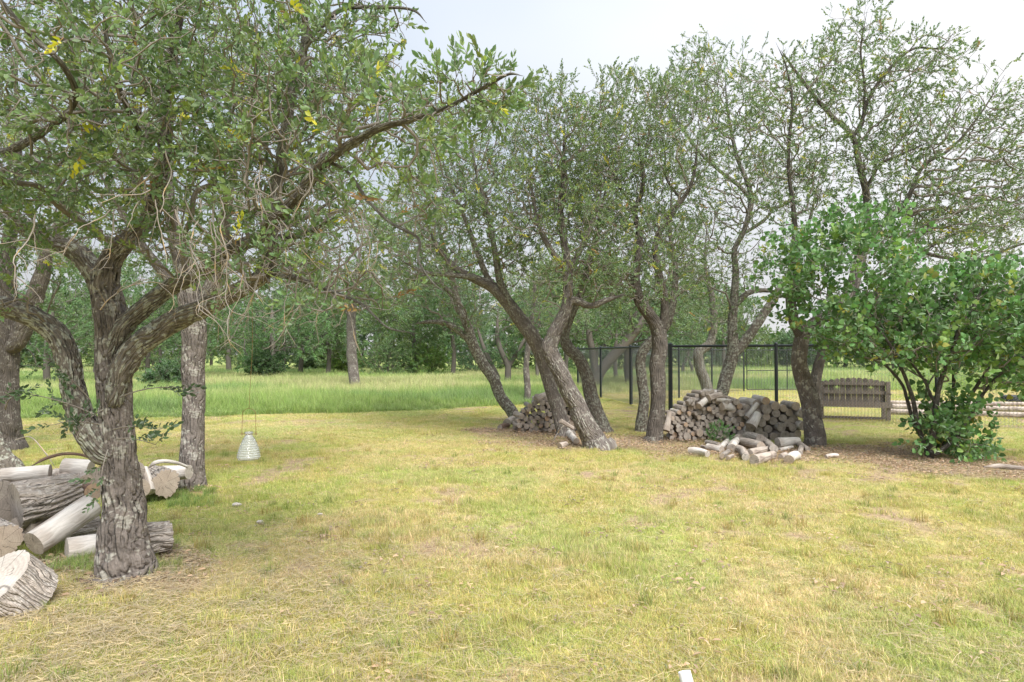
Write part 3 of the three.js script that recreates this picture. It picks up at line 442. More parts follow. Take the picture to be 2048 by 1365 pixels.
growTree({
  label: 'big S bent oak at the right end of the larger firewood pile', seed: 17, cell: 0.027, relief: 0.017, mat: M.bark, limbMat: M.barkDark, perTip: 2,
  limbs: [D(11.4, [[1630, 902, 29.6], [1627, 880, 24.2], [1622, 828, 21.8], [1610, 772, 19.5], [1598, 728, 17.9], [1600, 696, 17.2], [1608, 666, 15.6], [1630, 645, 13.3], [1660, 628, 12.1], [1695, 590, 15], [1715, 535, 14], [1728, 470, 13], [1734, 400, 12], [1723, 352, 12], [1712, 300, 11], [1705, 274, 10], [1660, 228, 8], [1616, 176, 7], [1574, 118, 4], [1562, 100, 2]]), D(11.4, [[1604, 676, 12.8], [1591, 643, 12.8], [1583, 603, 11.9], [1586, 564, 11.0], [1588, 520, 9.3], [1590, 460, 8.5], [1587, 410, 7.6], [1578, 335, 6.8], [1579, 281, 6.0], [1585, 210, 5.1], [1572, 130, 3.4], [1552, 85, 1.3]]), D(11.4, [[1706, 276, 9], [1722, 248, 8.5], [1734, 207, 8], [1771, 147, 6.5], [1829, 97, 4.5], [1880, 95, 3], [1918, 52, 1.5]]), D(11.4, [[1720, 520, 11], [1745, 470, 11], [1780, 432, 10], [1810, 408, 9], [1850, 330, 7], [1900, 300, 5], [1960, 230, 3.5], [2010, 150, 2]]), D(11.4, [[1732, 380, 7], [1760, 330, 6], [1800, 310, 5], [1870, 280, 4]]), D(11.4, [[1725, 250, 5], [1730, 180, 4.5], [1722, 100, 4], [1735, 20, 2]])],
  crown: dense([[1610, 190, 11.4, 100, 120, 1.0, 270], [1700, 130, 11.4, 90, 100, 1.0, 210], [1790, 150, 11.4, 90, 80, 0.9, 160], [1860, 110, 11.4, 70, 50, 0.6, 70], [1590, 340, 11.4, 70, 120, 0.9, 230], [1690, 340, 11.4, 80, 100, 0.9, 170], [1800, 300, 11.4, 100, 100, 1, 250], [1920, 280, 11.4, 110, 110, 1, 300], [2000, 220, 11.4, 60, 90, 0.7, 100], [1960, 400, 11.4, 130, 80, 1, 280], [1850, 420, 11.4, 110, 70, 1, 200], [2060, 330, 11.4, 90, 120, 1, 180], [1735, 45, 11.4, 30, 55, 0.3, 35], [1500, 230, 11.4, 50, 100, 0.6, 80]], 1.9),
});
growTree({
  label: 'dark leaning oak trunk half hidden behind the S bent oak', seed: 18, cell: 0.035, relief: 0.014, mat: M.barkDark, limbMat: M.barkDark,
  limbs: [D(13.6, [[1632, 862, 17.3], [1630, 820, 13.0], [1630, 770, 12.2], [1638, 728, 11.5], [1650, 694, 10.8], [1688, 652, 10.1], [1727, 617, 8.6], [1780, 560, 7.2], [1850, 500, 5.8], [1930, 460, 4.3], [2000, 440, 2.9]]), D(13.6, [[1850, 505, 6], [1950, 520, 5], [2040, 490, 4], [2120, 470, 3]])],
  crown: dense([[1900, 480, 13.6, 130, 70, 1.2, 300, 0.75], [2030, 470, 13.6, 100, 80, 1.2, 240, 0.75], [1800, 480, 13.6, 80, 60, 1, 110, 0.7]], 1.9),
});
// the redbud
growTree({
  name: 'redbud_tree', label: 'many stemmed redbud with broad heart shaped green leaves at the right', seed: 19, cell: 0.03, relief: 0.006, mat: M.barkDark, limbMat: M.barkDark, sprigs: REDBUD, tint: redbudTint, scale: 1.0, step: 0.12, perTip: 2, minY: 0.12, bf: 0.3,
  limbs: [D(9.9, [[1860, 922, 7.9], [1862, 895, 6.8], [1867, 860, 6.5], [1872, 810, 6.1], [1881, 765, 5.8], [1892, 735, 5.4], [1908, 695, 5.0], [1920, 654, 4.3], [1948, 609, 3.6], [1975, 560, 2.5]]), D(10.0, [[1857, 915, 5.8], [1846, 880, 5.4], [1834, 845, 5.4], [1826, 800, 5.0], [1818, 775, 4.7], [1800, 730, 4.3], [1780, 690, 3.6], [1745, 640, 2.9], [1720, 580, 2.2]]), D(10.2, [[1862, 905, 5.0], [1830, 850, 4.3], [1815, 800, 4.0], [1805, 770, 3.6], [1760, 720, 2.9], [1720, 690, 2.2]]), D(10.3, [[1864, 905, 5.8], [1895, 860, 5.0], [1905, 810, 4.7], [1908, 770, 4.3], [1905, 700, 3.6], [1890, 640, 2.9], [1880, 580, 2.2]]), D(10.1, [[1870, 905, 5.0], [1900, 865, 4.7], [1928, 825, 4.3], [1948, 782, 4.0], [1985, 730, 3.6], [2030, 670, 2.9], [2070, 620, 2.2]]), D(9.8, [[1872, 908, 5.0], [1915, 870, 4.7], [1945, 826, 4.3], [1965, 790, 4.0], [2010, 740, 3.6], [2070, 700, 2.9], [2130, 660, 2.2]]), D(9.9, [[1872, 810, 3.6], [1860, 785, 3.6], [1848, 760, 3.2], [1820, 720, 2.9], [1790, 650, 2.2]])],
  crown: [[1900, 690, 10, 165, 75, 1.2, 430], [2030, 660, 10, 150, 115, 1.3, 450], [1745, 675, 10, 125, 55, 1.0, 220], [1680, 530, 10.2, 125, 95, 1.0, 300], [1640, 610, 10.2, 85, 55, 0.8, 100], [1820, 600, 10, 140, 75, 1.1, 230], [1960, 590, 10, 140, 60, 1.1, 230], [2110, 580, 10, 90, 100, 1.0, 140], [1890, 855, 9.9, 88, 60, 0.45, 130], [1905, 888, 9.8, 96, 36, 0.45, 120], [2090, 730, 10, 80, 55, 0.9, 110], [1710, 465, 10.2, 95, 38, 0.7, 70], [1620, 500, 10.1, 45, 55, 0.5, 50]],
});

// ---------------------------------------------------------------- trees of the field
const FG = [0.085, 0.16, 0.05];
function fieldTree(label, seed, limbs, crown, { mat = M.barkFar, tone = [1, 1, 1], scale = 1, name = 'field_tree', group, perTip = 2, category = 'tree', minY = 0.5, sprigs = FARLEAF, bf = 0.3 } = {}) {
  return growTree({ name, label, category, group, seed, limbs, crown, mat, limbMat: mat, twigMat: M.barkFar, cell: 0.09, relief: 0, sprigs, tint: farTint(tone), scale, perTip, step: 0.3, tip: 0.006, minY, slim: 0.7, bf });
}
fieldTree('field oak with curved grey trunk, nearest in the open grass', 31, [D(28.1, [[714, 790, 15], [710, 765, 12.5], [705, 720, 12], [703, 660, 11], [708, 600, 10], [715, 540, 8], [725, 470, 5]]), D(28.1, [[704, 640, 8], [670, 590, 6], [630, 560, 4]]), D(28.1, [[708, 600, 7], [760, 560, 6], [820, 530, 4]])], [[720, 500, 28, 150, 80, 3, 340], [640, 570, 28, 90, 60, 2.5, 170], [800, 560, 28, 90, 60, 2.5, 170], [720, 590, 28, 70, 30, 2, 70]], { mat: M.bark, scale: 0.7, tone: [0.95, 0.95, 1] });
fieldTree('field oak with pale lower trunk and low hanging green crown', 32, [D(38.5, [[548, 766, 9], [546, 740, 7], [545, 690, 6.5], [544, 640, 5], [545, 590, 3]])], [[545, 640, 38.5, 110, 55, 3.5, 300], [610, 665, 38.5, 50, 45, 2.5, 120], [515, 700, 38.5, 35, 45, 2, 80], [470, 640, 38.5, 60, 50, 3, 110]], { mat: M.barkLichen, tone: [0.8, 1.05, 0.8] });
fieldTree('dark trunked field tree left of the pale trunked one', 33, [D(52, [[458, 748, 6], [456, 710, 5.5], [455, 660, 5], [450, 600, 3]])], [[450, 660, 52, 95, 50, 4, 260], [420, 620, 52, 80, 60, 4, 200]], { tone: [0.95, 1, 0.95] });
fieldTree('leafy field tree seen left of the forked foreground oak', 34, [D(31, [[95, 780, 8], [92, 730, 7], [100, 660, 6], [110, 580, 4]])], [[110, 620, 31, 100, 110, 3, 330], [60, 690, 31, 60, 60, 2.5, 120], [160, 690, 31, 50, 60, 2.5, 120]], { tone: [0.85, 1, 0.9], scale: 0.8 });
fieldTree('leafy field tree seen between the forked oak and the straight oak', 35, [D(35, [[295, 768, 6], [294, 730, 5], [300, 660, 5], [310, 590, 3]]), D(35, [[322, 766, 5], [322, 730, 4.5], [316, 670, 4]])], [[305, 640, 35, 85, 95, 3, 330], [270, 560, 35, 80, 70, 3, 170], [350, 690, 35, 40, 45, 2.5, 90]], { tone: [0.85, 1, 0.9] });
fieldTree('ivy covered Y shaped field tree behind the leaning slender oak', 36, [D(31.5, [[1014, 778, 9], [1015, 750, 7.5], [1015, 732, 7], [1003, 705, 6], [994, 670, 5], [996, 620, 4]]), D(31.5, [[1016, 736, 6], [1030, 712, 5], [1046, 685, 4], [1060, 660, 3]])], [[1000, 690, 31.5, 16, 40, 0.5, 80], [1036, 700, 31.5, 16, 26, 0.5, 60], [1000, 600, 31.5, 90, 60, 2.5, 240], [1070, 640, 31.5, 60, 40, 2, 120]], { scale: 0.55, tone: [0.65, 0.85, 0.75] });
fieldTree('dark ivy clad trunk leaning left just behind the leaning slender oak', 37, [D(32, [[1004, 776, 6], [990, 745, 5.5], [972, 708, 5], [962, 680, 4], [950, 640, 3]])], [[978, 720, 32, 10, 36, 0.35, 60], [930, 610, 32, 80, 50, 2.5, 180]], { scale: 0.55, tone: [0.6, 0.8, 0.7] });
fieldTree('thin field trunk between the two leaning oaks and the upright one', 38, [D(37, [[1075, 768, 4.5], [1074, 730, 4], [1074, 690, 4], [1078, 620, 3]])], [[1090, 620, 37, 80, 50, 3, 200]], { scale: 0.8, tone: [0.8, 0.95, 0.9] });
fieldTree('dark thick trunk leaning right behind the chain link fence corner', 39, [D(29, [[1183, 790, 15], [1190, 770, 12.5], [1204, 742, 12], [1224, 716, 12], [1250, 690, 11], [1280, 650, 9], [1300, 590, 6]]), D(29, [[1190, 760, 8], [1185, 710, 8], [1175, 650, 7], [1170, 590, 5]])], [[1190, 630, 29, 110, 55, 2.6, 330], [1290, 610, 29, 110, 70, 2.6, 330]], { scale: 0.75, tone: [0.95, 1, 0.9] });
fieldTree('slim straight trunk far behind the fence, left of the thick one', 40, [D(36, [[1232, 769, 5.5], [1231, 740, 5], [1231, 700, 5], [1235, 640, 4]])], [[1240, 640, 36, 80, 45, 3, 200]], { tone: [0.8, 0.95, 0.85] });
fieldTree('thick straight trunk behind the fence beside the crooked pale oak', 41, [D(31, [[1258, 780, 11], [1257, 745, 9.5], [1256, 700, 9.5], [1265, 640, 8], [1280, 580, 5]])], [[1290, 640, 31, 90, 45, 2.6, 220], [1360, 610, 31, 90, 70, 2.6, 260]], { scale: 0.8, tone: [0.95, 1, 0.9] });
fieldTree('small twisted far tree seen through the fence mesh', 42, [D(47, [[1368, 754, 5], [1366, 735, 4], [1374, 715, 4], [1380, 690, 3]]), D(47, [[1382, 754, 4], [1384, 735, 3.5], [1376, 718, 3]])], [[1375, 695, 47, 55, 26, 2.5, 160], [1440, 640, 47, 80, 45, 3, 190]], { tone: [0.85, 0.95, 1] });
fieldTree('leafy far tree standing behind the middle of the fence', 43, [D(40, [[1450, 758, 5], [1448, 720, 5], [1445, 660, 4]])], [[1440, 630, 40, 80, 55, 3, 240]], { tone: [0.9, 1, 0.9] });
[[190, 44, 500, 70], [390, 42, 520, 70], [600, 46, 520, 75], [655, 44, 540, 60], [830, 46, 530, 75], [905, 43, 500, 70], [1130, 42, 520, 75], [1190, 46, 500, 60]].forEach(([x, d, ty, w], i) => { const by = 708 + 2080 / d; fieldTree(['tall field tree between the left edge trunk and the forked oak', 'tall field tree showing just right of the straight oak', 'tall field tree left of the curved field trunk', 'slim tall field tree directly behind the curved field trunk', 'tall field tree behind the right field bushes', 'tall field tree behind the crown of the slender leaning oak', 'tall field tree behind the stout leaning oak', 'tall field tree behind the left end of the fence'][i], 800 + i, [D(d, [[x, by, 6], [x + 3, by - 40, 5], [x - 4, (ty + by) / 2, 4], [x + 2, ty + 40, 2]])], [[x, ty + 60, d, w, 60, 3, 240], [x - 20, (ty + by) / 2 + 5, d, w, 55, 3, 240], [x + 20, (ty + by) / 2 + 30, d, w * 0.8, 40, 3, 130]], { tone: [[0.95, 1.05, 0.9], [1.05, 1.1, 0.8], [0.85, 1, 0.95]][i % 3], scale: 1.2 }); });
// the belt of trees beyond the field
const beltLabel = (x, tone) => 'distant ' + (tone[0] > 1 ? 'yellow green' : tone[2] > 0.97 ? 'blue green' : tone[0] > 0.9 ? 'mid green' : 'dull green') + ' tree beyond the field, ' + (x < 260 ? 'behind the left edge trees' : x < 480 ? 'behind the straight oak' : x < 640 ? 'behind the pale trunked field oak' : x < 920 ? 'behind the field bushes' : x < 1160 ? 'behind the smaller firewood pile' : x < 1480 ? 'behind the fence left of the gate' : x < 1680 ? 'behind the fence gate' : 'behind the redbud');
{
  const r = rngOf(501);
  for (let k = 0; k < 44; k++) {
    const x = -110 + k * 53 + (r() - 0.5) * 26, d = 54 + 22 * r(), w = 34 + 22 * r(), by = 708 + 2080 / d, low = x > 1450 && x < 1680, top = low ? 668 - 12 * r() : (x > 560 && x < 900 ? 590 + 26 * r() : 562 + 40 * r()), cy = (top + by) / 2, h = (by - top) / 2;
    const tone = [[0.95, 1.05, 0.85], [0.8, 0.95, 0.95], [1.1, 1.1, 0.8], [0.75, 0.9, 1.0]][Math.floor(r() * 4)];
    fieldTree(beltLabel(x, tone), 600 + k, [D(d, [[x, by, 3.5], [x + 2, cy, 3], [x + (r() - 0.5) * 14, top + 16, 1.5]])], [[x, cy - h * 0.25, d, w, h * 0.72, 3, 230], [x + (r() - 0.5) * 40, cy + h * 0.5, d, w * 1.15, h * 0.52, 3, 260], [x + (r() - 0.5) * 30, top + h * 0.35, d, w * 0.55, h * 0.35, 2, 50]], { name: 'belt_tree', group: 'trees of the distant belt', tone, scale: 1.45, minY: 0.3 });
  }
}
// bushes at the far side of the field
for (const [label, x, by, w, h, tone, sd] of [['bright yellow green bush just left of the curved field trunk', 690, 752, 32, 34, [1.5, 1.5, 0.7], 1], ['low dark green bush farther left than the bright one', 630, 744, 24, 16, [0.9, 1.05, 0.9], 2], ['wide grey green bush to the right of the curved field trunk', 775, 756, 52, 44, [0.95, 1.1, 0.9], 3], ['bright green rounded bush at the right end of the bushes', 855, 755, 36, 32, [1.4, 1.5, 0.75], 4], ['dark shadowy bush behind the leaning slender oak', 950, 750, 50, 52, [0.7, 0.9, 1.0], 5], ['dark low bush under the pale trunked field oak', 530, 762, 28, 30, [0.55, 0.8, 0.6], 6], ['dusky bush in the grass left of the straight oak', 335, 780, 30, 24, [0.6, 0.8, 0.65], 7]]) {
  const d = 2080 / (by - 708);
  fieldTree(label, 700 + sd, [D(d, [[x, by, 2], [x + 2, by - h * 0.6, 1.5]])], [[x, by - h, d, w, h * 0.9, w * d / FOCAL * 0.8, 260], [x, by - h * 0.5, d, w * 1.05, h * 0.6, w * d / FOCAL * 0.8, 160]], { name: 'bush', category: 'bush', tone, scale: 0.85, minY: 0.05, perTip: 2 });
}

// ---------------------------------------------------------------- dead drooping twigs and low shoots on the foreground oak
{
  const oak = scene.getObjectByName('oak_tree'), o = oak.position, r = rngOf(88), tb = new Tubes();
  const twig = (p, dir, len, rad, depth) => {
    const n = Math.max(4, Math.round(len / 0.03)), pts = [p.clone()], rd = [rad], d = dir.clone(); const q = p.clone();
    for (let k = 1; k <= n; k++) { d.lerp(dir, 0.12).add(V((r() - 0.5) * 0.62, (r() - 0.5) * 0.5 - 0.04, (r() - 0.5) * 0.62)).normalize(); q.addScaledVector(d, len / n); pts.push(q.clone()); rd.push(rad * mix(1, 0.4, k / n)); if (depth && k > 1 && r() < 0.36) twig(q.clone(), d.clone().add(V((r() - 0.5) * 1.9, (r() - 0.5) * 1.3, (r() - 0.5) * 1.9)).normalize(), len * (0.18 + 0.34 * r()), rad * 0.6, depth - 1); }
    tb.add(pts, rd, rad > 0.004 ? 5 : 4, { closeEnd: false });
  };
  const go = (x, y, d, tx, ty, len, rad) => { const a = at(x, y, d), b = at(tx, ty, d - 0.1), dir = b.clone().sub(a); twig(a.sub(o), dir.normalize(), len, rad, 2); };
  for (const [x, y, d, tx, ty, len, rad] of [[400, 400, 3.6, 385, 690, 0.85, 0.0058], [440, 390, 3.55, 430, 680, 0.85, 0.0052], [330, 300, 3.6, 310, 420, 0.5, 0.006], [310, 400, 3.5, 330, 520, 0.45, 0.005], [350, 420, 3.6, 355, 640, 0.65, 0.005], [300, 380, 3.5, 250, 440, 0.4, 0.005], [530, 520, 3.8, 500, 660, 0.5, 0.005], [570, 560, 3.8, 640, 700, 0.5, 0.0052], [600, 540, 3.8, 560, 660, 0.45, 0.005], [480, 480, 3.7, 470, 650, 0.55, 0.005], [650, 560, 3.7, 600, 690, 0.45, 0.005], [690, 590, 3.7, 665, 700, 0.4, 0.0048], [520, 330, 3.5, 530, 420, 0.4, 0.005], [620, 340, 3.5, 640, 470, 0.45, 0.005], [650, 350, 3.5, 700, 500, 0.5, 0.005], [420, 440, 3.5, 450, 560, 0.5, 0.005], [220, 420, 3.6, 160, 520, 0.45, 0.005], [70, 430, 3.6, 50, 640, 0.6, 0.0065], [720, 420, 3.5, 770, 560, 0.5, 0.0045], [560, 440, 3.6, 600, 560, 0.45, 0.0046], [860, 300, 3.1, 900, 380, 0.3, 0.004], [200, 620, 3.9, 350, 490, 0.6, 0.006], [380, 510, 3.7, 340, 600, 0.45, 0.005], [640, 480, 3.7, 720, 600, 0.5, 0.0045]]) { go(x, y, d, tx, ty, len * 0.85, rad * 0.8); if (r() < 0.6) go(x + 25 * (r() - 0.5), y + 20 * (r() - 0.5), d + 0.15 * r(), tx + 60 * (r() - 0.5), ty - 10, len * 0.7, rad * 0.8); }
  part('dead_twigs', tb.geo(), M.deadTwig, oak, 'stuff');
  const sh = new Tubes(), spots = [];
  for (const [x, y, d, tx, ty] of [[190, 830, 4.45, 60, 790], [200, 850, 4.4, 110, 850], [225, 860, 4.45, 320, 860], [240, 795, 4.5, 360, 775], [215, 900, 4.4, 200, 1010], [180, 800, 4.5, 120, 740], [205, 820, 4.4, 150, 880], [230, 880, 4.4, 310, 890], [0, 790, 4.4, -40, 800], [10, 820, 4.4, 40, 790]]) {
    const a = at(x, y, d).sub(o), b = at(tx, ty, d - 0.15).sub(o), c = a.clone().lerp(b, 0.5).add(V(0, 0.05, 0.05)); const pts = [], rd = [];
    for (let k = 0; k <= 8; k++) { const u = k / 8; pts.push(V(0, 0, 0).addScaledVector(a, (1 - u) ** 2).addScaledVector(c, 2 * u * (1 - u)).addScaledVector(b, u * u)); rd.push(0.005 * (1 - 0.6 * u)); if (k > 2 && r() < 0.85) spots.push([pts[k].clone(), V(b.x - a.x + (r() - 0.5) * 0.8, (r() - 0.3) * 0.6, (r() - 0.3) * 0.8).normalize(), 0.5 + 0.35 * r()]); }
    sh.add(pts, rd, 4);
  }
  part('shoots', sh.geo(), M.twig, oak, 'stuff'); foliage('shoot_leaves', HERB, spots, oak, r, (p, q) => { const b = 0.8 + 0.4 * q(); return [1.1 * b, 0.8 * b, 1.3 * b]; });
}

// ---------------------------------------------------------------- logs
const cutTex = (base, ring, seed) => tex(256, (u, v) => {
  const x = u - 0.47, y = v - 0.52, q = Math.hypot(x, y), a = Math.atan2(y, x); const w = q * 46 + 3 * noise3(x * 7 + 20, y * 7 + 20, seed); const n = noise3(u * 60, v * 60, seed + 1);
  let k = 0.9 + 0.09 * Math.sin(w * 2.2) * noise3(q * 9, 3, seed) + 0.22 * (n - 0.5) + 0.35 * (fbm(u * 5, v * 5, seed, 3) - 0.5);
  const cr = smooth(0.05, 0.0, Math.abs(noise3(a * 2.2 + 30, q * 2.5, seed + 5) - 0.5)) * smooth(0.03, 0.12, q) * 0.7;
  return mix3(base.map((c, i) => mix(c, ring[i], smooth(0.35, 0.7, fbm(u * 3, v * 3, seed + 9, 3))) * k), [0.05, 0.04, 0.035], cr);
}, { srgb: true });
const CUT = [[[0.43, 0.35, 0.285], [0.48, 0.405, 0.335]], [[0.40, 0.35, 0.305], [0.32, 0.275, 0.24]], [[0.48, 0.32, 0.205], [0.40, 0.31, 0.24]], [[0.50, 0.46, 0.42], [0.42, 0.375, 0.335]]].map(([a, b], i) => new THREE.MeshStandardMaterial({ map: cutTex(a, b, 60 + i), roughness: 0.92 }));
const woodTex = (base, grey, seed) => tex(512, (u, v) => { const n = noise3(u * 40, v * 5, seed, 40, 5), f = noise3(u * 110, v * 12, seed + 1, 110, 12), p = fbm(u * 4, v * 3, seed + 2, 3), cr = smooth(0.06, 0, Math.abs(noise3(u * 14, v * 1.5, seed + 3) - 0.5)) * 0.55 * smooth(0.45, 0.6, noise3(u * 5, v * 5, seed + 4, 5, 5)); return mix3(mix3(base, grey, smooth(0.35, 0.65, p)).map((c) => c * (0.8 + 0.25 * n + 0.2 * f)), [0.12, 0.1, 0.085], cr); }, { srgb: true });
const WOOD = { pale: new THREE.MeshStandardMaterial({ map: woodTex([0.56, 0.525, 0.49], [0.38, 0.33, 0.29], 71), bumpMap: barkBump, bumpScale: 0.003, roughness: 0.9 }), grey: new THREE.MeshStandardMaterial({ map: woodTex([0.43, 0.375, 0.33], [0.33, 0.275, 0.235], 72), bumpMap: barkBump, bumpScale: 0.006, roughness: 0.93 }), drift: new THREE.MeshStandardMaterial({ map: woodTex([0.46, 0.4, 0.35], [0.34, 0.28, 0.24], 75), bumpMap: barkBump, bumpScale: 0.006, roughness: 0.93 }), rough: barkMat([0.37, 0.325, 0.29], [0.50, 0.465, 0.43], 0.45, 73, 0.02), brown: barkMat([0.18, 0.115, 0.085], [0.26, 0.18, 0.14], 0.4, 74, 0.012) };
function log(label, group, p0, p1, r0, r1, { skin = 'grey', cut = 0, seed = 1, relief = 0, sides = 16, bend = 0, name = 'firewood_log', oval = 0.12, noCut = false, category = 'log', grain = 0.03 } = {}) {
  const mid = p0.clone().lerp(p1, 0.5), t = thing(name, label, category, mid, group), L = p0.distanceTo(p1), n = Math.max(5, Math.round(L / (relief ? 0.02 : 0.07))), pts = [], rad = [], side = V(h3(seed, 1, 1) - 0.5, h3(seed, 2, 1) * 0.6, h3(seed, 3, 1) - 0.5);
  for (let k = 0; k <= n; k++) { const u = k / n; pts.push(p0.clone().lerp(p1, u).sub(mid).addScaledVector(side, bend * L * (4 * u * (1 - u) - 0.5))); rad.push(mix(r0, r1, u)); }
  const disp = (cx, cy, l, rr) => { const nr = Math.max(4, Math.round(5 * r0 / grain)), w = (noise3(cx * 2.4 + seed, cy * 2.4, l * 4) - 0.5) * 2.6, u = Math.atan2(cy, cx) / 6.28318 * nr + w, t = Math.abs(u - Math.round(u)), dp = 0.4 + 0.9 * noise3(cx * nr * 0.2, cy * nr * 0.2 + seed, l * 8); return rr * (oval * (noise3(cx * 0.8 + seed * 1.7 + 5, cy * 0.8 + 9, l * 1.5 + seed) - 0.5) * 2 + 0.07 * (noise3(cx * 2.2 + seed, cy * 2.2, l * 5) - 0.5)) - Math.min(relief, rr * 0.25) * dp * Math.exp(-((t / 0.2) ** 2)); };
  const tb = new Tubes().add(pts, rad, sides, { disp, closeEnd: false, ratio: 1 }); part('bark', tb.geo(true), WOOD[skin], t);
  if (!noCut) for (const e of [0, 1]) {
    const P = [], T = [], I = [], k0 = (e ? n : 0) * (sides + 1), q = e ? pts[n] : pts[0], ax = (e ? pts[n].clone().sub(pts[n - 1]) : pts[0].clone().sub(pts[1])).normalize(), rr = e ? r1 : r0;
    P.push(q.x + ax.x * 0.004, q.y + ax.y * 0.004, q.z + ax.z * 0.004); T.push(0.5, 0.5);
    for (let s = 0; s <= sides; s++) { const a = s / sides * 6.2832, o = (k0 + s) * 3; P.push(tb.p[o], tb.p[o + 1], tb.p[o + 2]); const w = Math.hypot(tb.p[o] - q.x, tb.p[o + 1] - q.y, tb.p[o + 2] - q.z) / rr * 0.46; T.push(0.5 + w * Math.cos(a + seed), 0.5 + w * Math.sin(a + seed)); }
    for (let s = 1; s <= sides; s++) e ? I.push(0, s, s + 1) : I.push(0, s + 1, s);
    const g = new THREE.BufferGeometry(); g.setAttribute('position', new THREE.Float32BufferAttribute(P, 3)); g.setAttribute('uv', new THREE.Float32BufferAttribute(T, 2)); g.setIndex(I); g.computeVertexNormals(); part('cut_face', g, CUT[cut], t);
  }
  return t;
}
// the heap of big logs round the foreground oak
const heap = (label, a, b, r0, r1, o) => log(label, 'big logs heaped round the foreground oak', at(...a), at(...b), r0, r1, { sides: 28, ...o });
{ const f = at(-8, 1158, 4.05), ax = V(0.28, -0.76, -0.58).normalize(); log('wide sawn stump slab tilted up in the bottom left corner', 'big logs heaped round the foreground oak', f, f.clone().addScaledVector(ax, 0.24), 0.21, 0.23, { name: 'stump', skin: 'rough', cut: 3, seed: 2, relief: 0.012, sides: 70, oval: 0.06, grain: 0.05 }); }
heap('long white barkless log sloping up to the oak trunk', [68, 1088, 5.0], [182, 1012, 5.45], 0.1, 0.1, { skin: 'pale', cut: 1, seed: 3, bend: 0.03 });
heap('thickest log with deep ridged grey bark, on top of the heap', [30, 1012, 5.4], [155, 980, 5.75], 0.205, 0.15, { skin: 'rough', cut: 1, seed: 4, relief: 0.035, sides: 90, grain: 0.045, oval: 0.05 });
heap('smooth white log lying across the back of the heap', [2, 951, 5.95], [100, 945, 6.1], 0.068, 0.075, { skin: 'pale', cut: 1, seed: 5, bend: 0.02 });
heap('grey log end peeping below the white cross log', [134, 968, 5.95], [112, 955, 6.4], 0.08, 0.08, { skin: 'grey', cut: 1, seed: 6 });
heap('grey log lying hidden under the white cross log', [10, 985, 6.0], [110, 985, 6.1], 0.13, 0.12, { skin: 'grey', cut: 1, seed: 7 });
heap('forked white log chunk against the left side of the oak', [126, 935, 6.15], [180, 940, 6.2], 0.075, 0.085, { skin: 'pale', cut: 3, seed: 8, bend: 0.06, oval: 0.3 });
heap('small round log end tucked beside the oak trunk', [172, 963, 5.9], [160, 955, 6.3], 0.062, 0.062, { skin: 'grey', cut: 0, seed: 9 });
heap('dark rotten log low behind the ridged log', [185, 985, 5.75], [130, 985, 6.0], 0.07, 0.07, { skin: 'brown', cut: 2, seed: 10 });
heap('brownish log end at the left edge below the ridged log', [6, 1084, 4.95], [-60, 1050, 5.3], 0.125, 0.13, { skin: 'rough', cut: 0, seed: 11, relief: 0.02, sides: 50 });
heap('log sawn flat at the left edge beside the ridged log', [-10, 1010, 5.5], [-90, 990, 5.8], 0.19, 0.19, { skin: 'rough', cut: 1, seed: 12, relief: 0.02, sides: 50 });
heap('pale squat log section at the foot of the oak', [132, 1100, 5.05], [196, 1090, 5.2], 0.085, 0.085, { skin: 'pale', cut: 3, seed: 13, oval: 0.25 });
heap('grey log low between the long white log and the ridged log', [38, 1058, 5.4], [130, 1030, 5.9], 0.1, 0.1, { skin: 'drift', cut: 1, seed: 20 });
heap('barky log low behind the pale squat section', [112, 1072, 5.5], [200, 1052, 5.7], 0.1, 0.09, { skin: 'rough', cut: 1, seed: 21, relief: 0.02, sides: 50 });
heap('grey log at the back of the heap nearest the oak trunk', [196, 958, 6.3], [120, 968, 6.6], 0.1, 0.1, { skin: 'drift', cut: 1, seed: 22 });
heap('small grey log behind the oval sawn one', [300, 962, 7.45], [345, 955, 7.75], 0.08, 0.08, { skin: 'grey', cut: 1, seed: 23 });
heap('upper grey round log end just right of the oak trunk', [272, 941, 6.85], [250, 935, 7.3], 0.085, 0.085, { skin: 'grey', cut: 1, seed: 14 });
heap('lower brown log end with a dark hollow right of the trunk', [280, 977, 6.85], [262, 968, 7.25], 0.092, 0.09, { skin: 'grey', cut: 0, seed: 15 });
heap('short white log leaning between two round ends', [300, 985, 6.95], [286, 940, 7.1], 0.05, 0.055, { skin: 'pale', cut: 3, seed: 16 });
heap('oval sawn log end facing forward beside the straight oak', [333, 966, 7.1], [305, 955, 7.5], 0.145, 0.13, { skin: 'rough', cut: 0, seed: 17, relief: 0.03, sides: 60, oval: 0.2 });
heap('smooth white log behind the oval one, touching the straight oak', [325, 946, 7.55], [378, 944, 7.5], 0.085, 0.08, { skin: 'pale', cut: 3, seed: 18 });
heap('short chunk of deeply ridged pale bark right of the oak base', [290, 1078, 5.08], [338, 1072, 5.2], 0.135, 0.12, { skin: 'rough', cut: 2, seed: 19, relief: 0.035, sides: 70, grain: 0.045, oval: 0.2 });
function stick(label, pts, rad, mat, { name = 'stick', group, category = 'branch' } = {}) { const m = pts[0].clone(); m.y = 0; const t = thing(name, label, category, m, group); const c = curve(pts.map((p, k) => ({ v: p.clone().sub(m), r: rad * (k ? mix(1, 0.6, k / (pts.length - 1)) : 0.25) })), 0.02); part('wood', new Tubes().add(c.pts, c.rad, 8).geo(true), mat, t); return t; }
stick('thin bent white branch lying on top of the oval log', [[294, 938, 7.1], [310, 926, 7.1], [330, 923, 7.15], [352, 926, 7.2], [374, 934, 7.3]].map((a) => at(...a)), 0.026, WOOD.pale);
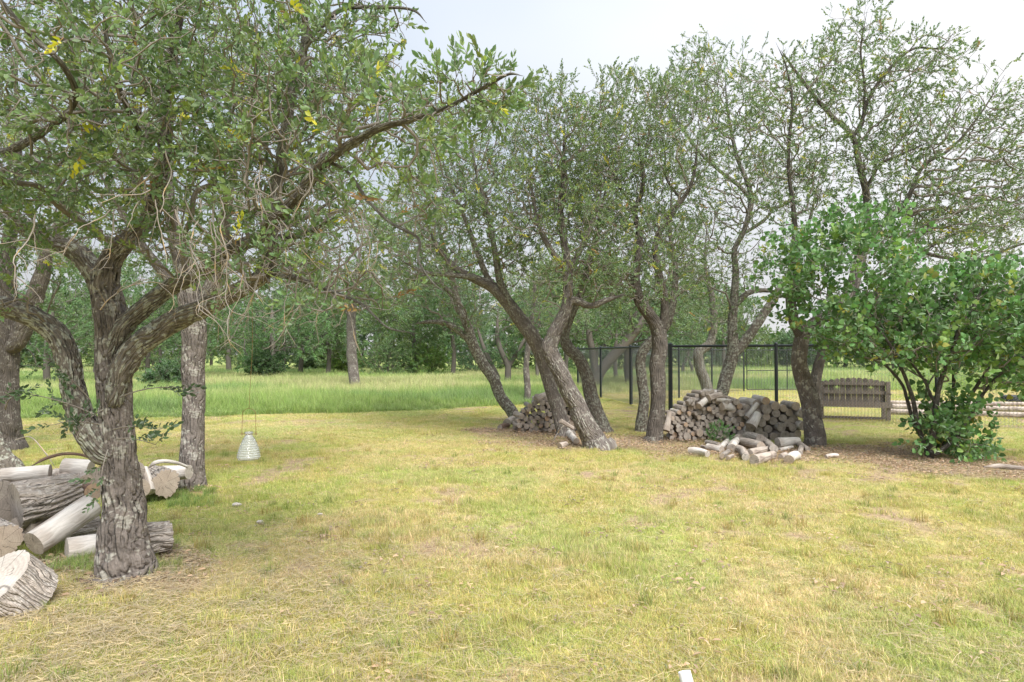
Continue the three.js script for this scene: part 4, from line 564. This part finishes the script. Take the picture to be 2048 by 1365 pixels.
stick('dark fallen branch arching behind the log heap', [[60, 934, 6.6], [95, 916, 6.8], [130, 908, 6.9], [168, 912, 7], [200, 930, 7]].map((a) => at(...a)), 0.02, WOOD.brown);
stick('thin dry twig sticking up behind the log heap', [[110, 935, 6.9], [85, 900, 7], [60, 875, 7.1], [30, 880, 7.2]].map((a) => at(...a)), 0.008, M.deadTwig);
stick('fallen grey bough reaching in from the right edge', [[1968, 940], [2000, 939], [2040, 943], [2110, 950]].map(([x, y]) => onGround(x, y).add(V(0, 0.04, 0))), 0.045, WOOD.grey);
stick('small forked stick propped at the foot of the stout leaning oak', [[1106, 886], [1112, 872], [1124, 856], [1140, 842]].map(([x, y], k) => at(x, y, 11.9 + k * 0.1)), 0.012, M.deadTwig);
stick('white curved stick lying across the spilled firewood', [[1540, 878], [1544, 888], [1551, 896], [1560, 901]].map(([x, y], k) => at(x, y, 11.35 - k * 0.08)), 0.013, WOOD.pale);
for (const [x, y, k] of [[105, 1143, 0], [75, 1125, 1], [150, 1165, 2], [180, 1160, 3]]) { const p = onGround(x, y), q = onGround(x + 34, y + [3, 5, 6, -4][k]); p.y = q.y = 0.015; const b = log('brown strip of fallen bark ' + ['nearest the stump slab', 'under the end of the long white log', 'lowest, in the hay below the oak', 'nearest the foot of the oak'][k], 'fallen bark strips', p, q, 0.022, 0.016, { name: 'bark_strip', category: 'bark', skin: 'brown', noCut: true, seed: 300 + k, sides: 10, oval: 0.5 }); b.scale.y = 0.7; }

// stacked firewood: round ends laid one on another below an outline
function stack(seed, d, x0, x1, outline, radius, spec) {
  const r = rngOf(seed), k = d / FOCAL, put = []; const top = (x) => { for (let i = 1; i < outline.length; i++) if (x <= outline[i][0]) return mix(outline[i - 1][1], outline[i][1], (x - outline[i - 1][0]) / (outline[i][0] - outline[i - 1][0])); return outline[outline.length - 1][1]; };
  for (let n = 0, miss = 0; n < 400 && miss < 60; n++) {
    let best = null; const [lo, hi] = radius;
    for (let c = 0; c < 40; c++) {
      const x = x0 + (x1 - x0) * r(), R = mix(lo(x), hi(x), Math.pow(r(), 1.4)); let y = R;
      for (const q of put) { const dx = Math.abs(q.x - x), s = (q.R + R) * 0.97; if (dx < s) y = Math.max(y, q.y + Math.sqrt(s * s - dx * dx)); }
      if (y + R * 0.6 > top(x)) continue; if (!best || y - R * 0.5 < best.y - best.R * 0.5) best = { x, y, R };
    }
    if (!best) { miss++; continue; } put.push(best);
  }
  put.forEach((q, i) => {
    const L = spec.length * (0.85 + 0.35 * r()), yaw = (r() - 0.5) * spec.yaw + spec.turn, tilt = (r() - 0.5) * 0.12, f = d + (r() - 0.5) * 0.14; const X = (q.x - 1024) * k, Y = Math.max(q.y * k, q.R * k), R = q.R * k;
    const a = V(X - Math.sin(yaw) * L * 0.1, Y - tilt * L * 0.3, -f), b = V(X + Math.sin(yaw) * L, Y + tilt * L * 0.5, -f - Math.cos(yaw) * L); if (b.y < R * 0.9) b.y = R * 0.9;
    const sk = r() < spec.pale ? 'pale' : r() < 0.7 ? 'grey' : 'rough', ct = r() < 0.6 ? 1 : Math.floor(r() * 3.2), hf = q.y / top(q.x), wf = (q.x - x0) / (x1 - x0);
    const label = (R < 0.055 ? 'thin' : R < 0.08 ? 'medium' : 'thick') + ' ' + { pale: 'pale', grey: 'grey', rough: 'barky' }[sk] + ' log, ' + ['tan', 'grey', 'orange', 'light'][ct] + ' end, ' + (hf < 0.25 ? 'bottom' : hf < 0.5 ? 'low' : hf < 0.75 ? 'high' : 'top') + ' ' + (wf < 0.2 ? 'far left' : wf < 0.4 ? 'left' : wf < 0.6 ? 'middle' : wf < 0.8 ? 'right' : 'far right') + ' of ' + spec.place;
    log(label, spec.group, a, b, R, R * (0.85 + 0.25 * r()), { skin: sk, cut: ct, seed: seed * 1000 + i, bend: r() * 0.05, oval: 0.1 + 0.14 * r(), sides: 16 });
  });
  return put;
}
stack(41, 13.35, 1036, 1158, [[1025, 22], [1040, 36], [1060, 60], [1085, 75], [1110, 78], [1130, 70], [1150, 52], [1165, 30]], [() => 4, () => 10], { place: 'the smaller pile', group: 'logs of the smaller firewood pile', length: 0.42, yaw: 0.35, turn: -0.12, pale: 0.12 });
stack(42, 12.05, 1340, 1483, [[1330, 34], [1350, 56], [1380, 84], [1410, 100], [1440, 100], [1465, 86], [1486, 72]], [() => 4.2, () => 9.5], { place: 'the larger pile left hump', group: 'small logs of the larger firewood pile', length: 0.42, yaw: 0.4, turn: -0.1, pale: 0.18 });
stack(43, 12.07, 1494, 1604, [[1480, 66], [1500, 72], [1530, 84], [1560, 80], [1590, 74], [1612, 68]], [() => 7.5, () => 15], { place: 'the larger pile right half', group: 'thick logs of the larger firewood pile', length: 0.5, yaw: 0.3, turn: -0.12, pale: 0.3 });
// single logs on and in front of the piles: [label, x0, y0, x1, y1, half width px, distance or 0 for the ground, skin, cut]
[['pale log topmost on the left hump of the larger pile, sawn end left', 1400, 791, 1440, 787, 7, 12.1, 'pale', 0], ['shorter pale log beside the topmost one, pointing right', 1418, 796, 1442, 790, 5, 11.95, 'pale', 0], ['crooked bough jutting right from the left hump', 1432, 800, 1463, 802, 4, 12, 'pale', 0], ['stubby tan log pointing right below the crooked bough', 1444, 814, 1466, 816, 7.5, 12, 'pale', 0], ['forked barky piece on the left shoulder of the hump', 1374, 806, 1398, 796, 5.5, 12, 'rough', 1], ['pale log laid slanting over the middle of the hump', 1398, 813, 1412, 800, 5, 11.9, 'pale', 0],
  ['flared pale log leaning out between hump and thick logs', 1500, 853, 1516, 828, 10, 11.85, 'pale', 1], ['slim white bough rising above the dip of the pile', 1494, 835, 1515, 808, 4.5, 12, 'pale', 0], ['log standing askew at the far left of the larger pile', 1333, 862, 1340, 826, 6, 11.95, 'grey', 1],
  ['white sawn log lying farthest left in front of the larger pile', 1381, 903, 1416, 909, 6.5, 0, 'pale', 3], ['short thin pale stub just above the farthest left log', 1403, 894, 1418, 900, 3, 0, 'pale', 3], ['brown split piece below the green weed', 1412, 886, 1438, 891, 4.5, 0, 'rough', 0], ['round log pointing its end right, below the green weed', 1444, 901, 1416, 896, 6.5, 0, 'pale', 1], ['white log slanting up beside the green weed', 1441, 896, 1462, 879, 6, 0, 'pale', 3], ['log with its wide end towards us, middle of the spill', 1462, 898, 1474, 884, 9, 0, 'pale', 1], ['white log sloping down right in the middle of the spill', 1476, 896, 1494, 916, 7, 0, 'pale', 3], ['long mottled log sloping right across the spill', 1482, 885, 1521, 898, 9, 0, 'grey', 0], ['pale knotted bough low in the spill', 1500, 907, 1540, 899, 6, 0, 'pale', 3], ['clean pale log pointing down right, upper spill', 1526, 882, 1549, 902, 7, 0, 'pale', 3], ['big white log nearest us, hollow end to the left', 1507, 922, 1546, 912, 9.5, 0, 'pale', 1], ['thick white log at the right of the spill', 1556, 889, 1598, 886, 9, 0, 'pale', 3], ['thin broken bough beside the thick white log', 1560, 901, 1586, 896, 4, 0, 'pale', 3], ['grey stub leaning at the foot of the S bent oak', 1597, 888, 1614, 899, 6, 0, 'grey', 1], ['tiny upright stub at the right end of the spill', 1600, 908, 1603, 896, 5, 0, 'pale', 3], ['stubby two horned log nearest us at the right of the spill', 1576, 921, 1592, 914, 9, 0, 'pale', 0], ['small brown chunk left of the big white log', 1444, 913, 1458, 906, 5, 0, 'rough', 0], ['pinkish chip in the litter left of the big white log', 1456, 917, 1466, 914, 4, 0, 'pale', 0], ['ridged bark chunk at the back of the spill', 1496, 878, 1522, 886, 11, 0, 'rough', 1], ['short grey block behind the slanting white log', 1470, 882, 1482, 876, 7, 0, 'grey', 1], ['flat pale piece alone in the litter right of the S bent oak', 1652, 914, 1676, 912, 3.5, 0, 'pale', 3], ['half buried chunk left of the two horned log', 1562, 915, 1572, 911, 5, 0, 'grey', 1],
  ['pale log propped against the foot of the leaning oak', 1121, 842, 1146, 857, 4.5, 11.9, 'pale', 0], ['pinkish log lying behind the stout leaning oak', 1138, 868, 1152, 884, 6, 0, 'pale', 0], ['short log stub alone in the litter left of the stout oak', 1120, 893, 1133, 891, 6, 0, 'pale', 0], ['low dark chunk farthest left of the smaller pile', 1000, 856, 1016, 852, 5, 0, 'brown', 1], ['grey log end at the left toe of the smaller pile', 1014, 846, 1030, 838, 6.5, 0, 'grey', 1], ['pale split log standing at the left end of the smaller pile', 1033, 856, 1042, 836, 8, 0, 'pale', 1], ['grey log lying on the top of the smaller pile', 1072, 800, 1092, 792, 7, 13.4, 'grey', 1], ['grey log pointing right on the top of the smaller pile', 1090, 799, 1104, 790, 6, 13.5, 'grey', 0],
].forEach(([label, x0, y0, x1, y1, h, d, skin, cut], i) => {
  let a, b, R; if (d) { a = at(x0, y0, d); b = at(x1, y1, d + 0.12); R = h * d / FOCAL; } else { a = onGround(x0, y0 + h * 0.8); b = onGround(x1, y1 + h * 0.8); R = h * -a.z / FOCAL; a.y = R * 0.9; b.y = R * (0.95 + 0.5 * h3(i, 4, 4)); }
  log(label, d ? 'odd logs on the firewood piles' : 'logs spilled before the firewood piles', a, b, R * (1 + 0.3 * h3(i, 5, 5)), R * (0.75 + 0.45 * h3(i, 1, 9)), { skin: skin === 'pale' && h3(i, 7, 7) < 0.3 ? 'drift' : skin, cut, seed: 900 + i, bend: 0.14 * h3(i, 2, 2), oval: 0.3, sides: 18, relief: skin === 'rough' ? 0.012 : 0 });
});

// ---------------------------------------------------------------- weeds beside the pile
{ const w = growTree({ name: 'green_weed', category: 'plant', label: 'small bright green leafy weed growing in front of the larger firewood pile', seed: 55, limbs: [D(11.45, [[1440, 893, 1], [1441, 880, 0.8]])], crown: [[1440, 874, 11.5, 24, 17, 0.2, 90]], sprigs: HERB, tint: (p, r) => { const b = 0.8 + 0.4 * r(); return [1.9 * b, 1.8 * b, 1.7 * b]; }, cell: 0.02, relief: 0, minY: 0.03, scale: 0.6, slim: 0 }); }

// ---------------------------------------------------------------- glass wasp trap
{
  const c = at(497, 919, 4.25), hgt = 0.178, t = thing('wasp_trap', 'ribbed clear glass wasp trap hanging by a rusty wire', 'trap', c.clone());
  const prof = [], inner = []; const N = 96; const R = (u) => mix(0.072, 0.020, Math.pow(u, 1.9)) * (u < 0.06 ? mix(0.9, 1, u / 0.06) : 1);
  for (let k = 0; k <= N; k++) { const u = k / N, r = R(u) + (u > 0.1 && u < 0.9 ? 0.0022 * Math.sin(u * 2 * Math.PI * 11) : 0); prof.push(new THREE.Vector2(r, u * hgt * 0.9)); inner.push(new THREE.Vector2(Math.max(0.004, R(u) - 0.0022 + (u > 0.1 && u < 0.9 ? 0.0018 * Math.sin(u * 2 * Math.PI * 11) : 0)), u * hgt * 0.9 + (k < 4 ? 0.004 : 0))); }
  prof.push(new THREE.Vector2(0.021, hgt * 0.93), new THREE.Vector2(0.027, hgt * 0.955), new THREE.Vector2(0.027, hgt * 0.985), new THREE.Vector2(0.022, hgt)); inner.push(new THREE.Vector2(0.0165, hgt * 0.95), new THREE.Vector2(0.017, hgt));
  const glass = new THREE.MeshPhysicalMaterial({ color: 0xf2f5f5, roughness: 0.12, transmission: 0.74, thickness: 0.004, ior: 1.5 });
  const outline = [new THREE.Vector2(0.012, 0.012), new THREE.Vector2(0.03, 0.002), ...prof, ...inner.reverse(), new THREE.Vector2(0.012, 0.012)];
  part('glass_body', new THREE.LatheGeometry(outline, 48), glass, t);
  const wire = new THREE.MeshStandardMaterial({ color: new THREE.Color().setRGB(0.30, 0.17, 0.08), roughness: 0.6, metalness: 0.6 });
  const ring = new THREE.TorusGeometry(0.0215, 0.0016, 6, 28); ring.rotateX(Math.PI / 2); ring.translate(0, hgt * 0.925, 0); const ears = [-1, 1].map((s) => { const g = new THREE.TorusGeometry(0.006, 0.0015, 6, 14); g.translate(s * 0.046, hgt * 0.925, 0); return g; }); const arms = [-1, 1].map((s) => { const g = new THREE.CylinderGeometry(0.0014, 0.0014, 0.022, 6); g.rotateZ(Math.PI / 2); g.translate(s * 0.031, hgt * 0.925, 0); return g; });
  part('neck_wire', mergeGeometries([ring, ...ears, ...arms]), wire, t);
  const hp = []; for (let k = 0; k <= 24; k++) { const a = Math.PI * k / 24; hp.push(V(-0.043 * Math.cos(a), hgt * 0.93 + 0.128 + 0.036 * Math.sin(a), 0)); } hp.unshift(V(-0.046, hgt * 0.93, 0)); hp.push(V(0.046, hgt * 0.93, 0));
  part('handle', new THREE.TubeGeometry(new THREE.CatmullRomCurve3(hp, false, 'catmullrom', 0.3), 80, 0.0016, 6), wire, t);
  const y0 = hgt * 0.93 + 0.164, top = at(503, 566, 4.28).sub(c); part('hanging_wire', new THREE.TubeGeometry(new THREE.CatmullRomCurve3([V(0, y0, 0), V(0.006, y0 + 0.15, 0), V(0.018, y0 + 0.4, 0), V(top.x, top.y, top.z)]), 60, 0.0013, 5), wire, t);
}

// ---------------------------------------------------------------- chain link fences
const steel = new THREE.MeshStandardMaterial({ color: new THREE.Color().setRGB(0.022, 0.027, 0.032), roughness: 0.5, metalness: 0.2 }), galv = new THREE.MeshStandardMaterial({ color: new THREE.Color().setRGB(0.72, 0.76, 0.8), roughness: 0.55, metalness: 0.0 });
function meshPanel(a, b, h, parent, o, size = 0.07, w = 0.0055) {     // woven wires: zigzags that hook into their neighbours
  const L = a.distanceTo(b), ux = b.clone().sub(a).normalize(), nz = V(-ux.z, 0, ux.x), n = Math.floor(L / size), m = Math.round(h / (size / 2)), P = [], I = [], N = [];
  for (let k = 0; k <= n; k++) for (let j = 0; j < m; j++) {
    const s0 = k * size + (j % 2 ? size * 0.52 : -size * 0.02), s1 = k * size + (j % 2 ? -size * 0.02 : size * 0.52), y0 = 0.03 + j * size / 2, y1 = y0 + size / 2; if (Math.min(s0, s1) < 0 || Math.max(s0, s1) > L) continue;
    const p = a.clone().addScaledVector(ux, s0), q = a.clone().addScaledVector(ux, s1), e = (j % 2 ? 1 : -1) * w, base = P.length / 3;
    for (const [c, y, z] of [[p, y0, e], [q, y1, -e]]) for (let t = 0; t < 3; t++) { const an = t * 2.0944, cx = Math.cos(an) * w, cz = Math.sin(an) * w + z; P.push(c.x + ux.x * cx + nz.x * cz - o.x, y, c.z + ux.z * cx + nz.z * cz - o.z); N.push(ux.x * Math.cos(an) + nz.x * Math.sin(an), 0, ux.z * Math.cos(an) + nz.z * Math.sin(an)); }
    for (let t = 0; t < 3; t++) { const u = base + t, v = base + (t + 1) % 3; I.push(u, v, u + 3, v, v + 3, u + 3); }
  }
  const g = new THREE.BufferGeometry(); g.setAttribute('position', new THREE.Float32BufferAttribute(P, 3)); g.setAttribute('normal', new THREE.Float32BufferAttribute(N, 3)); g.setIndex(I); part('chain_link_mesh', g, galv, parent, 'stuff');
}
function pole(a, b, r, parent, name, o) { const d = b.clone().sub(a), g = new THREE.CylinderGeometry(r, r, d.length(), 14); g.applyQuaternion(new THREE.Quaternion().setFromUnitVectors(V(0, 1, 0), d.clone().normalize())); g.translate((a.x + b.x) / 2 - o.x, (a.y + b.y) / 2, (a.z + b.z) / 2 - o.z); return part(name, g, steel, parent); }
function fence(label, posts, h, { rail = 0.032, post = 0.042, cap = true } = {}) {
  const o = posts[0].clone(), t = thing('chain_link_fence', label, 'fence', o, 'black chain link fences');
  posts.forEach((p, k) => { const q = pole(p, p.clone().setY(h + 0.01), post, t, 'post', o); if (cap) { const g = new THREE.SphereGeometry(post * 1.15, 12, 6, 0, 6.2832, 0, 1.5708); g.translate(p.x - o.x, h + 0.01, p.z - o.z); part('post_cap', g, steel, q); } if (k) { pole(posts[k - 1].clone().setY(h - 0.03), p.clone().setY(h - 0.03), rail, t, 'top_rail', o); meshPanel(posts[k - 1], p, h - 0.05, t, o); } });
  return t;
}
const G = (x, z) => V(x, 0, -z);
const corner = G(4.22, 17.25), front = (u) => V(4.22 + 7.9 * u, 0, -17.25 + 4.26 * u);
fence('near run of black chain link fence from the corner post to the right edge', [corner, front(0.29), front(0.66), front(1.02), front(1.4)], 1.83);
fence('side run of black chain link fence going back from the corner post', [corner.clone().add(V(-0.01, 0, -0.09)), G(3.74, 20.5), G(3.25, 23.8), G(2.74, 27)], 1.83);
fence('far run of black chain link fence at the back of the pen', [G(3.8, 20.65), G(6.06, 23.6), G(7.9, 25.7), G(9.95, 27.9)], 1.79, { rail: 0.024, post: 0.034 });
{
  const a = G(10.12, 28), b = G(13.4, 28.3), t = thing('fence_gate', 'wide black mesh gate with middle bar at the back of the pen', 'gate', a.clone());
  for (const f of [0, 0.55, 1]) pole(a.clone().lerp(b, f).setY(0.05), a.clone().lerp(b, f).setY(1.78), 0.02, t, 'upright', a);
  for (const y of [0.06, 0.88, 1.76]) pole(a.clone().setY(y), b.clone().setY(y), 0.018, t, 'bar', a);
  meshPanel(a, b, 1.7, t, a);
}
// ---------------------------------------------------------------- wooden bench behind the fence
const boardMat = [0, 1, 2].map((i) => new THREE.MeshStandardMaterial({ map: woodTex([[0.2, 0.168, 0.15], [0.165, 0.14, 0.125], [0.26, 0.22, 0.195]][i], [[0.15, 0.126, 0.11], [0.135, 0.115, 0.1], [0.2, 0.168, 0.147]][i], 81 + i), roughness: 0.92, bumpMap: barkBump, bumpScale: 0.002 }));
{
  const t = thing('wooden_bench', 'dark weathered wooden bench with arched slatted back, seen from behind', 'bench', V(8.36, 0, -15.9)); t.rotation.y = -0.33;
  const W = 1.36, bx = (name, w, h, d, x, y, z, m = 0) => { const g = new THREE.BoxGeometry(w, h, d); const uv = g.attributes.uv; for (let k = 0; k < uv.count; k++) uv.setXY(k, uv.getX(k) * (w > h ? h : w) * 2, uv.getY(k) * (w > h ? w : h) * 2); if (w > h) for (let k = 0; k < uv.count; k++) uv.setXY(k, uv.getY(k), uv.getX(k)); g.translate(x, y, z); return part(name, g, boardMat[m], t); };
  // local z grows towards the viewer; the back slats are at z = 0, the seat reaches to z = -0.5
  const n = 11, sw = W / n; for (let k = 0; k < n; k++) {
    const x = -W / 2 + sw * (k + 0.5), h0 = 0.93 + 0.09 * (1 - (x / (W / 2)) ** 2), sh = new THREE.Shape(), w = sw - 0.008; sh.moveTo(-w / 2, 0.36); sh.lineTo(w / 2, 0.36); sh.lineTo(w / 2, h0 - 0.03); sh.quadraticCurveTo(0, h0 + 0.03, -w / 2, h0 - 0.03); sh.closePath();
    if (k === 2 || k === 8) { const s = new THREE.Path(); for (let q = 0; q < 8; q++) { const a = q * Math.PI / 4, rr = q % 2 ? 0.022 : 0.055; q ? s.lineTo(Math.cos(a) * rr, 0.78 + Math.sin(a) * rr * 1.2) : s.moveTo(rr, 0.78); } s.closePath(); sh.holes.push(s); }
    const g = new THREE.ExtrudeGeometry(sh, { depth: 0.02, bevelEnabled: false }); g.translate(x, 0, -0.02); part('back_slat', g, boardMat[k % 3], t);
  }
  for (const s of [-1, 1]) { bx('back_post', 0.09, 0.93, 0.06, s * (W / 2 + 0.05), 0.465, 0.05, s > 0 ? 2 : 1); bx('front_leg', 0.09, 0.6, 0.06, s * (W / 2 + 0.05), 0.3, -0.5, 1); bx('arm', 0.12, 0.035, 0.66, s * (W / 2 + 0.05), 0.63, -0.25, 2); bx('side_rail', 0.03, 0.12, 0.5, s * (W / 2 + 0.02), 0.35, -0.23, 2); }
  bx('back_rail', W + 0.02, 0.07, 0.03, 0, 0.87, 0.02, 2); bx('back_rail', W + 0.02, 0.08, 0.03, 0, 0.66, 0.02, 2); bx('back_rail', W + 0.24, 0.14, 0.035, 0, 0.37, 0.1, 2); bx('foot_rail', W, 0.05, 0.04, 0, 0.05, 0.05, 1);
  for (let k = 0; k < 4; k++) bx('seat_slat', W, 0.025, 0.11, 0, 0.43, -0.1 - k * 0.125, k % 3);
}
// ---------------------------------------------------------------- long poles and tyre in the pen
[['nearest pale pole lying on the ground behind the bench', 1776, 829, 2120, 838, 0.075], ['middle pale pole lying behind the redbud', 1776, 819, 2120, 826, 0.08], ['farthest pale pole lying behind the redbud', 1778, 810, 2120, 814, 0.07]].forEach(([label, x0, y0, x1, y1, r], i) => { const a = onGround(x0, y0), b = onGround(x1, y1); a.y = b.y = r * 0.95; log(label, 'long poles lying in the pen', a, b, r, r * 0.9, { name: 'wooden_pole', category: 'pole', skin: 'drift', cut: 3, seed: 400 + i, oval: 0.04 }); });
{ const p = onGround(2026, 803), t = thing('old_tyre', 'old dark tyre lying flat in the pen at the right edge', 'tyre', p); const rub = new THREE.MeshStandardMaterial({ color: new THREE.Color().setRGB(0.05, 0.058, 0.066), roughness: 0.8 }); const pr = []; for (let k = 0; k <= 20; k++) { const a = k / 20 * 6.2832, c = Math.cos(a), s = Math.sin(a); pr.push(new THREE.Vector2(0.25 + 0.075 * Math.sign(c) * Math.pow(Math.abs(c), 0.5), 0.1 + 0.1 * Math.sign(s) * Math.pow(Math.abs(s), 0.6))); } part('carcass', new THREE.LatheGeometry(pr, 40), rub, t); const tr = []; for (let k = 0; k < 40; k++) { const g = new THREE.BoxGeometry(0.012, 0.13, 0.028); g.translate(0.327, 0.1, 0); g.rotateY(k / 40 * 6.2832); tr.push(g); } part('tread', mergeGeometries(tr), rub, t); }
// ---------------------------------------------------------------- white pipe stub and stones
{ const a = onGround(1381, 1392), t = thing('white_pipe', 'short white plastic pipe stub sticking out of the lawn at the bottom edge', 'pipe', a); const m = new THREE.MeshStandardMaterial({ color: new THREE.Color().setRGB(0.8, 0.8, 0.82), roughness: 0.45 }); const g = new THREE.LatheGeometry([[0.024, -0.05], [0.03, -0.05], [0.03, 0.1], [0.0285, 0.104], [0.0255, 0.104], [0.024, 0.1], [0.024, -0.05]].map(([x, y]) => new THREE.Vector2(x, y)), 28); g.rotateX(-0.35); g.rotateZ(0.2); part('pipe', g, m, t); }
[['pale stone in the bare soil right of the heap', 473, 1012, 0.035], ['small stone at the edge of the bare soil', 520, 1046, 0.025], ['little grey stone in the hay below the oak', 208, 1178, 0.02], ['white stone in the lawn left of the pale weeds', 640, 1030, 0.02]].forEach(([label, x, y, r], i) => { const g = new THREE.IcosahedronGeometry(r, 3), p = g.attributes.position; for (let k = 0; k < p.count; k++) { const v = V(p.getX(k), p.getY(k), p.getZ(k)); const f = 0.75 + 0.5 * noise3(v.x / r * 1.2 + i * 9, v.y / r * 1.2 + 5, v.z / r * 1.2 + 5); p.setXYZ(k, v.x * f * 1.3, v.y * f * 0.6, v.z * f); } g.computeVertexNormals(); const o = shadows(new THREE.Mesh(g, WOOD.pale)); o.name = numbered('stone'); o.userData = { label, category: 'stone' }; o.position.copy(onGround(x, y)).setY(r * 0.3); scene.add(o); });

renderer.render(scene, camera);
